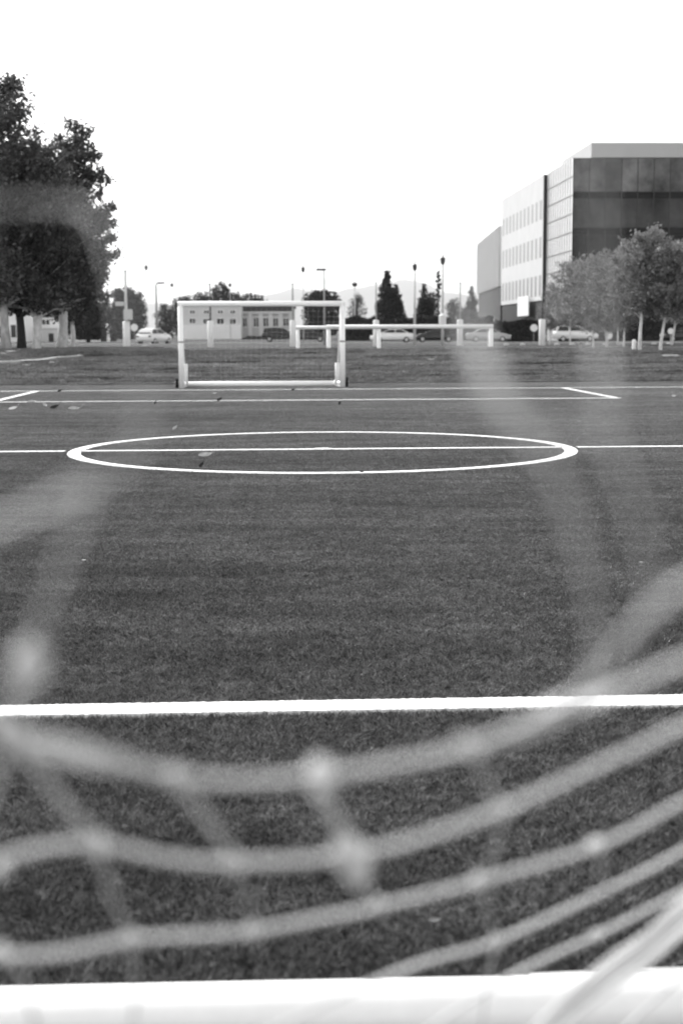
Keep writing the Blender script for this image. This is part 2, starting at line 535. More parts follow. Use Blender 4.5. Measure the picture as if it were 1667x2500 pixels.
# kerb and path on the bank at the left
def strip_on_ground(name, pix, width, z0, z1, m, kind='structure', label=None, cat=None, group=None):
    pts = catmull([on_ground(*p) for p in pix], 8)
    b = MB()
    vs = []
    for i, p in enumerate(pts):
        t = Vector(pts[min(i+1, len(pts)-1)]) - Vector(pts[max(i-1, 0)])
        t.z = 0
        t.normalize()
        q = Vector((-t.y, t.x, 0)) * width / 2
        for s in (-1, 1):
            e = Vector(p) + q * s
            h = height(e.x, e.y)
            vs += [(e.x, e.y, h + z0), (e.x, e.y, h + z1)]
    fs = []
    for i in range(len(pts)-1):
        a, c = i*4, (i+1)*4
        fs += [(a, a+1, c+1, c), (a+1, a+3, c+3, c+1), (a+3, a+2, c+2, c+3)]
    fs += [(0, 2, 3, 1), (len(vs)-4, len(vs)-3, len(vs)-1, len(vs)-2)]
    b.add(vs, fs)
    o = b.build(name, m)
    return tag(o, label, cat, group, kind)

strip_on_ground('concrete_kerb', [(-60, 893), (0, 890), (60, 887), (120, 882), (197, 874)], 0.16, -.05, 0.10, M['concrete'], None,
                'low pale concrete kerb curving across the bank before the big trees', 'kerb')
strip_on_ground('footpath', [(215, 866), (260, 857), (310, 846), (380, 835), (450, 829)], 0.35, -.03, 0.03, M['path'])

# road where the cars stand
b = MB()
rx = list(np.linspace(-260, 260, 40))
for i in range(len(rx)-1):
    b.add([(rx[i], 132, height(rx[i], 132)+.02), (rx[i+1], 132, height(rx[i+1], 132)+.02), (rx[i+1], 172, height(rx[i+1], 172)+.02), (rx[i], 172, height(rx[i], 172)+.02)], [(0, 1, 2, 3)])
tag(b.build('road', M['asphalt']), kind='structure')
b = MB()
for i, x in enumerate(rx):
    h = height(x, 131.6)
    b.v += [(x, 131.6, h-.05), (x, 131.6, h+.14), (x, 131.98, h+.14), (x, 131.98, h-.05)]
b.f = [(k*4+i, k*4+(i+1) % 4, k*4+4+(i+1) % 4, k*4+4+i) for k in range(len(rx)-1) for i in range(4)]
tag(b.build('roadside_kerb', M['concrete']), 'long pale kerb along the edge of the road', 'kerb')

# hills on the horizon
b = MB()
xs = np.linspace(-8500, 8500, 260)
rows = [(16800, 0.0), (17300, 0.45), (17800, 0.8), (18300, 1.0), (19200, 0.7), (20200, 0.0)]
for yy, k in rows:
    for x in xs:
        a = x / 18000
        prof = 470 + 95*math.sin(a*11+.6) + 70*math.sin(a*29+1.2) + 32*math.sin(a*67+yy*.002) + 16*math.sin(a*151) + 9*math.sin(a*330)
        b.v.append((x, yy, -1 + k * prof * (1 + .06*math.sin(x*.004+yy*.004))))
nx = len(xs)
b.f = [(j*nx+i, j*nx+i+1, (j+1)*nx+i+1, (j+1)*nx+i) for j in range(len(rows)-1) for i in range(nx-1)]
tag(b.build('hills', M['hill'], smooth=True), kind='structure')

# ------------------------------------------------------------------ trees
def leaf_quads(P, size, flat=0.0):
    n = len(P)
    a = rng.normal(size=(n, 3)); a /= np.linalg.norm(a, axis=1)[:, None]
    c = rng.normal(size=(n, 3)); c[:, 2] *= (1 - flat)
    c -= a * (a * c).sum(1)[:, None]
    c /= np.linalg.norm(c, axis=1)[:, None] + 1e-9
    s = size * rng.uniform(0.6, 1.35, (n, 1))
    V = np.empty((n, 4, 3))
    V[:, 0] = P - a * s; V[:, 1] = P + c * s * 0.55; V[:, 2] = P + a * s; V[:, 3] = P - c * s * 0.55
    return V.reshape(-1, 3)

def tree(name, label, base, top, hw, nleaf, leaf, m_leaf, m_bark, r0, crown0=0.3, group=None, seed=1, lean=(0, 0), forks=1, spike=0.0, clump=0.34, shape='oval', nclump=60, cat='tree', sprays=0):
    """trunk with limbs plus a crown of leaf clumps. base: ground point; top: crown top height; hw: crown half width."""
    r = np.random.default_rng(seed)
    base = np.array(base, float)
    H = top - base[2]
    zc0 = H * crown0
    t = thing(name, label, cat, tuple(base), 0, group)
    wood = MB(); wood.smooth = True
    tx = np.array([lean[0], lean[1], 0.0])
    def axis(z): return tx * z + np.array([math.sin(z*1.3+seed)*.05, math.cos(z*1.1+seed)*.05, 0]) * min(1, z) + np.array([0, 0, z])
    for k in range(forks):
        off = np.array([0, 0, 0.0]) if forks == 1 else np.array([math.cos(k*2.4+seed), math.sin(k*2.4+seed), 0]) * .16
        zz = np.linspace(-.15, H * .86, 9)
        pts = [axis(z) + off * (z / H * 3 if k else z / H) for z in zz]
        wood.tube(pts, [r0 * (1.25 if z < 0.1 else 1) * (1 - .85 * max(0, z) / H) / (1 if k == 0 else 1.25) for z in zz], 8)
    centres, radii = [], []
    for i in range(nclump):
        tt = (i + r.uniform(0, 1)) / nclump
        z = zc0 + (H - zc0) * tt
        if shape == 'oval': w = hw * (math.sin(math.pi * (0.10 + 0.84 * tt ** 0.8))) ** 0.75
        elif shape == 'spire': w = hw * max(0.05, (1 - tt)) ** 0.75
        elif shape == 'round': w = hw * math.sqrt(max(0.02, 1 - (2*tt-1)**2 * .96))
        else: w = hw * (0.85 if tt < .15 else 1) * max(.1, 1 - max(0, tt - .5) / .5 * .86)
        ang = i * 2.39996 + r.uniform(-.5, .5)
        rad = w * (1 - clump*.6) * math.sqrt(r.uniform(.12, 1))
        c = axis(z) + np.array([math.cos(ang) * rad, math.sin(ang) * rad, 0])
        c[2] = min(c[2], H - .05*hw)
        centres.append(c)
        radii.append(hw * clump * r.uniform(.65, 1.25) * (0.55 if shape == 'spire' and tt > .7 else 1) * (0.6 if tt > .9 else 1))
        za = max(zc0 * .8, min(H*.84, z - rad * r.uniform(.5, .9)))
        a = axis(za)
        mid = (a + c) / 2 + np.array([0, 0, .12 * rad])
        wood.tube([a, mid, c], [r0 * .34 * (1 - .6*za/H), r0*.2, r0*.06], 5, cap=False)
        if spike and tt > .45 and r.uniform() < .6:
            for q in range(3):
                centres.append(c + np.array([r.normal()*.12*hw, r.normal()*.12*hw, spike * hw * r.uniform(.2, 1)]))
                radii.append(hw * clump * .35)
    if sprays:
        for i in range(sprays):
            tt = r.uniform(.02, .97)
            z = zc0 + (H - zc0) * tt
            w = hw * (1 if shape != 'tall' else max(.12, 1 - max(0, tt - .5) / .5 * .86)) * (1 if shape == 'tall' else math.sqrt(max(.06, 1 - (2*tt-1)**2)))
            ang = r.uniform(0, 2*math.pi)
            u = np.array([math.cos(ang), math.sin(ang), r.uniform(.2, 1.3)]); u /= np.linalg.norm(u)
            c0 = axis(z) + np.array([math.cos(ang), math.sin(ang), 0]) * w * r.uniform(.8, 1.0)
            Ls = hw * r.uniform(.15, .42)
            wood.tube([axis(max(zc0, z - .5*w)), c0, c0 + u*Ls], [r0*.14, r0*.08, r0*.03], 4, cap=False)
            for q in range(4):
                centres.append(c0 + u * Ls * (q+.5) / 4)
                radii.append(hw * .10 * (1.25 - .2*q))
    wood.build('trunk', m_bark, t)
    centres = np.array(centres); radii = np.array(radii)
    wgt = np.maximum(radii, .14 * hw) ** 2.1 * (1 - (.62 if shape == 'tall' else .3) * np.clip((centres[:, 2] / H - .45) / .55, 0, 1)); wgt /= wgt.sum()
    idx = r.choice(len(centres), nleaf, p=wgt)
    g = r.normal(size=(nleaf, 3)); g /= np.linalg.norm(g, axis=1)[:, None]
    rr = r.uniform(0, 1, (nleaf, 1)) ** 0.5
    P = centres[idx] + g * rr * radii[idx][:, None] * np.array([1, 1, .78])
    P += r.normal(size=P.shape) * hw * (.065 if sprays else .03)
    P[:, 2] = np.maximum(P[:, 2], zc0 * .85 + np.abs(r.normal(size=nleaf)) * hw * .06)
    quads_object('crown', leaf_quads(P, leaf), m_leaf, t)
    return t

def ztop(x, y, Y): return at(x, y, Y).z

G1 = 'tall dark trees beside the pitch'
def left_tree(label, bx, Y, tx, ty, hw, n, seed, bark, r0, crown0=.2, **k):
    p = stand(bx, Y)
    H = ztop(tx, ty, Y) - p.z
    dx = at(tx, ty, Y).x - p.x
    tree('broadleaf_tree', label, p, ztop(tx, ty, Y), hw, n, .076, M['leaf_dark'], bark, r0, crown0, G1, seed, lean=(dx/H, 0), sprays=70, **k)
left_tree('tallest dark tree with sparse holed top and mottled pale trunk', 15, 50, -12, 190, 1.95, 27000, 3, M['bark'], .17, shape='tall', nclump=120, clump=.25)
left_tree('dark tree whose slanting black trunk stands beside the mottled trunk', 52, 52, 30, 360, 1.8, 20000, 8, M['dark_bark'], .16, shape='tall', nclump=110, clump=.26)
left_tree('dark tree with forked pale trunk in front of the white garage', 87, 51, 98, 350, 1.8, 21000, 13, M['pale_bark'], .15, shape='tall', nclump=110, clump=.26, forks=2)
left_tree('dark tree with a pointed top and thick pale leaning trunk', 150, 55, 188, 296, 1.42, 24000, 21, M['pale_bark'], .19, shape='tall', nclump=120, clump=.25)
left_tree('lowest of the big dark trees, with a thin pale trunk beside the garage', 178, 57, 180, 500, 1.12, 15000, 34, M['pale_bark'], .10, shape='oval', nclump=60)
left_tree('broad dark tree of the big group, its trunk outside the picture edge', -105, 53, -110, 210, 2.3, 24000, 44, M['bark'], .2, shape='tall', nclump=70)

G2 = 'young grey trees in a row before the glass building'
def right_tree(label, base, tx, ty, hw, n, seed, r0=.055, crown0=.25, forks=1, spike=.45, leaf=.056):
    H = ztop(tx, ty, base.y) - base.z
    dx = at(tx, ty, base.y).x - base.x
    tree('young_tree', label, base, ztop(tx, ty, base.y), hw, n, leaf, M['leaf_mid'], M['pale_bark'], r0, crown0, G2, seed, lean=(dx/H, 0), forks=forks, spike=spike, clump=.27, nclump=70, sprays=60)
right_tree('young tree with a thin straight stem behind the white car', stand(1450, 74), 1432, 640, 1.15, 9500, 51)
right_tree('young tree with a forked trunk just past the bonnet of the white car', stand(1482, 70), 1478, 625, 1.15, 9500, 52, forks=2, r0=.06)
right_tree('slim young tree standing farthest back between the forked and slanting trunks', stand(1508, 92), 1512, 620, 1.3, 11000, 53)
right_tree('young tree with a strongly slanting trunk between the forked one and the short post', stand(1522, 68), 1545, 610, 1.1, 9500, 54)
right_tree('tallest young tree, its pale trunk beside the short white post', on_ground(1561, 859), 1582, 572, .92, 9500, 55, r0=.06, crown0=.34)
right_tree('young tree with a pale leaning trunk, next beyond the tallest one and its post', on_ground(1611, 859), 1640, 615, .92, 9500, 56, r0=.055, crown0=.36)
right_tree('young tree with a thin bent trunk beside the dark car', stand(1640, 66), 1668, 605, 1.15, 9500, 57)
right_tree('outermost young tree, cut off by the picture edge above the dark car', stand(1722, 60), 1730, 600, 1.3, 9500, 58)
right_tree('small bushy tree at the foot of the dark wall edge', stand(1341, 118), 1352, 705, 1.05, 7000, 59, crown0=.28, spike=.3)
right_tree('young tree over the boot of the white car, against the pale glass wall', stand(1392, 96), 1400, 640, 1.5, 9000, 60, spike=.3)

# far trees
G3 = 'far trees behind the cars and houses'
def far_tree(label, bx, ty, hw_px, Y, seed, shape='round', m='leaf_far', n=5000, leaf=None, crown0=.08, nclump=40, name='far_tree', clump=.38, r0=.25):
    p = stand(bx, Y)
    hw = hw_px / FPX * Y
    tree(name, label, p, ztop(bx, ty, Y), hw, n, leaf or hw * .07, M[m], M['dark_bark'], r0, crown0, G3, seed, shape=shape, nclump=nclump, clump=clump)
far_tree('dark round tree behind the first padded pole', 308, 706, 56, 172, 71, n=9000)
far_tree('dark bushy tree behind the thin pale trunk', 215, 728, 62, 178, 72, n=9000)
far_tree('dark low tree between the white houses', 118, 742, 40, 225, 73, n=5000)
far_tree('grey shrubby tree between the footpath bend and the pitch goal', 405, 742, 30, 210, 74, m='leaf_far_mid', n=4000)
far_tree('dark tree over the end of the white building near the shrubby tree', 452, 724, 42, 330, 75, n=5000)
far_tree('dark tree next to the spiky one over the white building', 497, 712, 34, 345, 76, n=5000)
far_tree('tallest spiky dark tree over the white building', 543, 690, 38, 335, 77, 'oval', n=6000, nclump=50, clump=.3)
far_tree('low dark rounded tree above the grey building', 612, 720, 44, 350, 78, n=5000)
far_tree('low dark tree above the middle of the crossbar', 580, 712, 34, 352, 79, n=4000)
far_tree('dark round tree behind the crossbar corner with a tall lamp before it', 785, 712, 56, 245, 80, n=8000)
far_tree('thin grey tree between the pitch goal and the highest spruce', 872, 716, 26, 225, 81, 'oval', 'leaf_far_mid', 2200, crown0=.3)
far_tree('dark spruce with the highest pointed tip', 945, 662, 46, 205, 82, 'spire', 'needle', 8000, nclump=70, name='spruce_tree', clump=.26)
far_tree('shorter dark spruce with a blunt tip touching the highest one', 968, 694, 36, 208, 83, 'spire', 'needle', 6000, nclump=60, name='spruce_tree', clump=.3)
far_tree('dark spruce between the two tall street lamps', 1035, 692, 34, 195, 84, 'spire', 'needle', 6000, nclump=60, name='spruce_tree', clump=.32)
far_tree('dark broad tree filling in beneath the slim poplar', 1055, 715, 30, 198, 85, n=5000)
far_tree('slim poplar with a small dark tuft high on its stem', 1069, 662, 8, 190, 86, 'oval', 'needle', 900, leaf=.16, crown0=.62, nclump=16, name='poplar_tree', r0=.12)
far_tree('grey rounded tree between the poplar and the pointed spruce', 1108, 728, 26, 210, 87, m='leaf_far_mid', n=3500)
far_tree('dark pointed spruce against the ribbed building', 1150, 698, 28, 200, 88, 'spire', 'needle', 6000, nclump=50, name='spruce_tree', clump=.34)
far_tree('grey shrubby tree below the pointed spruce', 1135, 752, 24, 185, 89, m='leaf_far_mid', n=3000)

# hedges
def hedge(label, x0, x1, Y, ytop, depth=1.6, n=6000, leaf=.22, name='hedge'):
    a, c = at(x0, 812, Y).x, at(x1, 812, Y).x
    z0 = height((a+c)/2, Y)
    z1 = ztop((x0+x1)/2, ytop, Y)
    t = thing(name, label, 'hedge', ((a+c)/2, Y, z0), 0)
    L = (c - a) / 2
    core = MB().box((-L+.2, -depth/2+.2, -.1), (L-.2, depth/2-.2, z1-z0-.25))
    core.build('branches', M['hedge'], t)
    r = np.random.default_rng(int(x0))
    P = np.stack([r.uniform(-L, L, n), r.uniform(-depth/2, depth/2, n), r.uniform(0, 1, n) ** .7 * (z1 - z0)], 1)
    P[:, 2] += np.sin(P[:, 0]*2.1) * .12 + np.sin(P[:, 0]*.7+1) * .15
    quads_object('foliage', leaf_quads(P, leaf), M['hedge'], t)
hedge('dark clipped hedge in front of the white slab building', 1202, 1330, 152, 786)
hedge('long low dark hedge behind the far goals', 838, 1202, 188, 776, n=9000)
hedge('dark hedge in the shade behind the young trees', 1362, 1800, 153.5, 770, n=12000)
hedge('low dark hedge along the foot of the grey building', 592, 690, 250, 822, n=3000)

# ------------------------------------------------------------------ large buildings at the right
def frame_at(origin, ang):
    return Matrix.Translation(origin) @ Matrix.Rotation(ang, 4, 'Z')

VPX = 691.0
ANG = math.atan2((833.5 - VPX) / FPX, 1)                   # the walls run towards this vanishing point
ZB = 156.0
corner = at(1393, 812, ZB)
GZ = 0.2
BO = Vector((corner.x, ZB, GZ))
BM = frame_at(BO, ANG)                                     # local x: right along the front, y: away along the side

def on_side(x, y, xl):                                     # where the pixel's ray meets the side plane local x = xl
    inv = BM.inverted()
    o = inv @ Vector((0, 0, EYE)); d = inv.to_3x3() @ ray(x, y)
    t = (xl - o.x) / d.x
    return o + d * t

TOP = at(1393, 384, ZB).z - GZ
FAS = at(1433, 347, ZB).z - GZ
def part(mb, name, m, root, smooth=False):
    return mb.build(name, m, root, smooth)

def glass_building():
    root = thing('glass_building', 'big glass fronted office building with pale glass side wall and grey roof band', 'building', BO, ANG)
    W, D = 62.0, 15.2
    # body behind the skins
    part(MB().box((.12, .12, -.3), (W, 26, TOP-.2)), 'wall', M['wall_dark'], root)
    fx = (on_side(1393, 384, 0), )
    part(MB().box((1.9, -.10, TOP+.02), (W, 16, FAS)), 'roof', M['fascia'], root)
    # pale side wall: panes and a grid of thin mullions
    part(MB().box((0, 0.02, 0), (.11, D, TOP)), 'side_glazing', M['spandrel'], root)
    mu = MB()
    for i in range(1, 11): mu.box((-.05, D*i/11-.05, 0), (-.003, D*i/11+.05, TOP-.01))
    for k in range(1, 10): mu.box((-.04, .03, TOP*k/10-.05), (-.002, D-.01, TOP*k/10+.05))
    part(mu, 'mullions', M['mullion'], root)
    # dark glass front: spandrel bands, panes toned and mottled to paint in reflections
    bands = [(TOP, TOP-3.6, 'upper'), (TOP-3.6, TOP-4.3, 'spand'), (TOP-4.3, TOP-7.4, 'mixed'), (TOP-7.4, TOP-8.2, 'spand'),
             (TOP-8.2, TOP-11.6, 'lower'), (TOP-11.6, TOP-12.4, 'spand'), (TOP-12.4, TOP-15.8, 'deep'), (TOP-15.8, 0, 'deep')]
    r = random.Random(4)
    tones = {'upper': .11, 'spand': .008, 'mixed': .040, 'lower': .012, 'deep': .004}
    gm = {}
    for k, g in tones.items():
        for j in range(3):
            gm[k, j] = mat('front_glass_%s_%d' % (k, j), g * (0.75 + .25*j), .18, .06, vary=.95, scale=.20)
    pw = 1.75
    npan = int(W / pw)
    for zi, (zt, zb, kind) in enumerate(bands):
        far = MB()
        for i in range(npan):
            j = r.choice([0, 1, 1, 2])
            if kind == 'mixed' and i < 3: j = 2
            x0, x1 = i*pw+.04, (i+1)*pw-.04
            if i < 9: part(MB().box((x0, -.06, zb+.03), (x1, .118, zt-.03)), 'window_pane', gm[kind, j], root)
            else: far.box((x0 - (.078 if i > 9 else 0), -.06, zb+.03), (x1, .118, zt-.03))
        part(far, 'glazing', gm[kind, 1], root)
    fr = MB()
    for i in range(npan+1): fr.box((i*pw-.035, -.10, 0), (i*pw+.035, .0, TOP))
    part(fr, 'front_mullions', M['dark_metal'], root)
    return root
glass_building()

def slab_building():
    root = thing('slab_building', 'white slab fronted office block with three rows of narrow windows', 'building', BO, ANG)
    XL = -.45
    y0 = on_side(1327, 425, XL).y
    y1 = on_side(1225, 480, XL).y
    zt = on_side(1327, 425, XL).z
    zg = on_side(1300, 735, XL).z
    part(MB().box((XL, y0+.06, zg), (6, y1, zt)), 'wall', M['slab_white'], root)
    part(MB().box((XL+.05, y0-.0, -.3), (5.9, y0+.055, zt-.02)), 'end_wall', M['wall_dark'], root)
    part(MB().box((XL+.15, y0+.2, -.3), (5.8, y1-.2, zg-.003)), 'ground_floor', M['wall_dark'], root)
    L = y1 - y0
    nW = 11
    for (ya, yb) in ((493, 539.5), (581, 631), (673, 723)):
        za, zb = on_side(1311, ya, XL).z, on_side(1311, yb, XL).z
        for i in range(nW):
            c = y0 + 1.6 + (L - 3.4) * i / (nW - 1)
            part(MB().box((XL-.004, c-.75, zb), (XL+.05, c+.75, za)), 'window', M['glass_strip'], root)
    p, q = on_side(1265, 725, XL-.5), on_side(1291, 770, XL-.5)
    part(MB().box((XL-.6, q.y, q.z), (XL-.5, p.y, p.z)).box((XL-.5, (p.y+q.y)/2-.2, q.z+.3), (XL+.3, (p.y+q.y)/2+.2, q.z+.6)), 'wall_banner', M['sign_white'], root)
    return root
slab_building()

def ribbed_building():
    Y0, Y1 = 207.0, 250.0
    A = at(1219, 812, Y0); C = at(1166, 812, Y1)
    ang = math.atan2(-(C.x - A.x), Y1 - Y0)
    root = thing('ribbed_building', 'low grey ribbed wing at the far end of the office block', 'building', (A.x, Y0, GZ), ang)
    L = math.hypot(C.x - A.x, Y1 - Y0)
    zt = at(1219, 550, Y0).z - GZ
    zd = at(1215, 698, Y0).z - GZ
    part(MB().box((0, 0, zd), (10, L, zt)), 'wall', M['rib'], root)
    part(MB().box((.1, .05, -.3), (9.9, L-.05, zd-.003)), 'ground_floor', M['wall_dark'], root)
    mb = MB()
    n = 26
    for i in range(n+1): mb.box((-.25, L*i/n-.14, zd), (-.003, L*i/n+.14, zt-.02))
    part(mb, 'wall_ribs', M['slab_white'], root)
    for i in range(4):
        part(MB().box((-.9, 3 + i*9, -.2), (-.5, 3.4 + i*9, 3.2)), 'porch_column', M['wall_white'], root)
    return root
ribbed_building()

# ------------------------------------------------------------------ houses
def house(name, label, x0, x1, Y, ytop, m, windows, roof=None, wm='glass_dark', depth=10, base_y=None, flat=True):
    a, c = at(x0, 812, Y).x, at(x1, 812, Y).x
    z0 = height((a+c)/2, Y)
    z1 = ztop((x0+x1)/2, ytop, Y) - z0
    root = thing(name, label, 'building', ((a+c)/2, Y, z0))
    W = (c - a) / 2
    part(MB().box((-W, 0, -.4), (W, depth, z1)), 'wall', m, root)
    if roof == 'flat': part(MB().box((-W-.25, -.25, z1+.003), (W+.25, depth+.2, z1+.45)), 'roof', M['roof_dark'], root)
    if roof == 'pale': part(MB().box((-W-.15, -.15, z1+.003), (W+.15, depth+.2, z1+.3)), 'roof', M['wall_white'], root)
    if roof == 'gable':
        rb = MB().add([(-W-.3, -.3, z1-.1), (W+.3, -.3, z1-.1), (W+.3, depth+.3, z1-.1), (-W-.3, depth+.3, z1-.1), (-W-.3, depth/2, z1+2.2), (W+.3, depth/2, z1+2.2)],
                      [(0, 1, 5, 4), (2, 3, 4, 5), (1, 2, 5), (3, 0, 4), (3, 2, 1, 0)])
        part(rb, 'roof', M['roof_dark'], root)
    for (wx, wy, ww, wh) in windows:                       # photo pixels: centre, width, height
        p = at(wx, wy, Y)
        hx, hz = ww / FPX * Y / 2, wh / FPX * Y / 2
        px, pz = p.x - (a+c)/2, p.z - z0
        w = MB().box((px-hx, -.04, pz-hz), (px+hx, .1, pz+hz)).build('window', M[wm], root)
        f = MB()
        t = .12
        f.box((px-hx-t, -.09, pz-hz-t), (px-hx, .05, pz+hz+t)).box((px+hx, -.09, pz-hz-t), (px+hx+t, .05, pz+hz+t))
        f.box((px-hx, -.09, pz+hz), (px+hx, .05, pz+hz+t)).box((px-hx, -.11, pz-hz-t), (px+hx, .05, pz-hz))
        f.box((px-.04, -.08, pz-hz), (px+.04, -.042, pz+hz))
        f.build('frame', M['wall_white'], w)
    return root

h1 = house('office_house', 'white two storey building with two rows of square windows behind the pitch goal', 446, 590, 262, 744, M['wall_pale'],
      [(470, 761, 12, 7), (504, 761, 12, 7), (538, 761, 12, 7), (568, 761, 12, 7), (470, 783, 14, 11), (504, 784, 15, 11), (538, 784, 16, 13), (568, 784, 15, 12)], 'pale')
a0 = at(446, 812, 262).x; a1 = at(590, 812, 262).x
part(MB().box((-(a1-a0)/2+.3, -.35, 0), ((a1-a0)/2-.1, -.02, 2.6)), 'lower_wall', M['wall_white'], h1)
part(MB().box((-(a1-a0)/2-.1, -.3, 6.0), ((a1-a0)/2+.1, -.03, 6.3)), 'ledge', M['wall_white'], h1)
h2 = house('terrace_building', 'grey building with a dark roof and a row of tall windows', 592, 716, 266, 752, M['wall_grey'],
      [(598, 786, 10, 21), (625, 786, 12, 21), (649, 786, 12, 20), (673, 786, 12, 20), (698, 786, 13, 18)], 'flat')
c0 = (at(592, 812, 266).x + at(716, 812, 266).x) / 2
for px in (611, 637, 661, 685, 710):
    q = at(px, 812, 266).x - c0
    part(MB().box((q-.4, -.35, -.2), (q+.4, -.02, 4.6)), 'pilaster', M['wall_pale'], h2)
wq = (at(716, 812, 266).x - at(592, 812, 266).x)/2
part(MB().box((-wq+.1, -.42, 4.62), (wq-.1, -.02, 5.0)), 'cornice', M['wall_pale'], h2)
part(MB().box((-wq+.1, -.2, 5.02), (wq-.1, -.02, 6.0)), 'fascia_board', M['roof_dark'], h2)

house('white_house', 'white two storey house with dark windows behind the big trunks', -90, 64, 195, 690, M['wall_white'],
      [(43, 762, 9, 32), (5, 810, 20, 28), (40, 808, 26, 30), (-40, 762, 20, 30)], 'gable')
g2 = house('gabled_house', 'narrow white house with a dark sloping roof behind the garage', 76, 146, 222, 772, M['wall_white'],
      [(112, 786, 18, 12)], 'gable')
def garage():
    Y = 200
    a, c, e = at(64, 812, Y).x, at(226, 812, Y).x, at(268, 812, Y).x
    z0 = height(a, Y)
    z1 = ztop(145, 801, Y) - z0
    r = thing('garage', 'long low white garage with a small dark door and an open carport', 'garage', (a, Y, z0))
    part(MB().box((0, 0, -.3), (c-a, 6, z1)), 'wall', M['wall_pale'], r)
    part(MB().box((-.1, -.12, z1+.003), (e-a, 6.1, z1+.16)), 'roof', M['wall_white'], r)
    d = at(125, 820, Y).x - a
    part(MB().box((d-.35, -.05, 0), (d+.35, .05, z1*.62)), 'door', M['wall_dark'], r)
    part(MB().box((c-a, 5.8, -.3), (e-a, 6, z1)), 'carport_back', M['wall_dark'], r)
    part(MB().box((e-a-.4, -.02, -.3), (e-a-.02, .25, z1)), 'carport_post', M['wall_white'], r)
    part(MB().box((c-a-2.9, -2.2, -.3), (c-a+1.4, -1.9, .32)), 'low_wall', M['wall_white'], r)
garage()

# ------------------------------------------------------------------ cars
def car_mesh(kind):
    if kind == 'hatch':
        body = [(-2.05, .28), (-2.1, .62), (-2.02, .92), (-1.0, 1.0), (.6, 1.0), (1.55, .90), (2.02, .70), (2.1, .45), (2.05, .28)]
        cab = [(-1.95, .95), (-1.6, 1.42), (-.8, 1.53), (.1, 1.48), (1.05, .98)]
    elif kind == 'suv':
        body = [(-2.2, .32), (-2.27, .75), (-2.2, 1.05), (-1.0, 1.08), (.8, 1.08), (1.85, 1.0), (2.22, .78), (2.28, .48), (2.2, .32)]
        cab = [(-2.15, 1.04), (-1.9, 1.58), (-.8, 1.68), (.25, 1.62), (1.2, 1.06)]
    else:
        body = [(-2.25, .28), (-2.32, .62), (-2.25, .9), (-1.5, .97), (.75, .97), (1.85, .86), (2.25, .66), (2.32, .42), (2.25, .28)]
        cab = [(-1.7, .94), (-.95, 1.36), (-.3, 1.43), (.3, 1.40), (1.25, .95)]
    return body, cab

def loft(profile, ws):
    """profile: closed outline in x,z; ws: (y, scale-x, dz) stations across."""
    b = MB(); n = len(profile)
    vs = [(x*sx, y, z+dz) for (y, sx, dz) in ws for (x, z) in profile]
    fs = [(s*n+i, (s+1)*n+i, (s+1)*n+(i+1) % n, s*n+(i+1) % n) for s in range(len(ws)-1) for i in range(n)]
    fs += [tuple(range(n)), tuple(range((len(ws)-1)*n+n-1, (len(ws)-1)*n-1, -1))]
    return b.add(vs, fs)

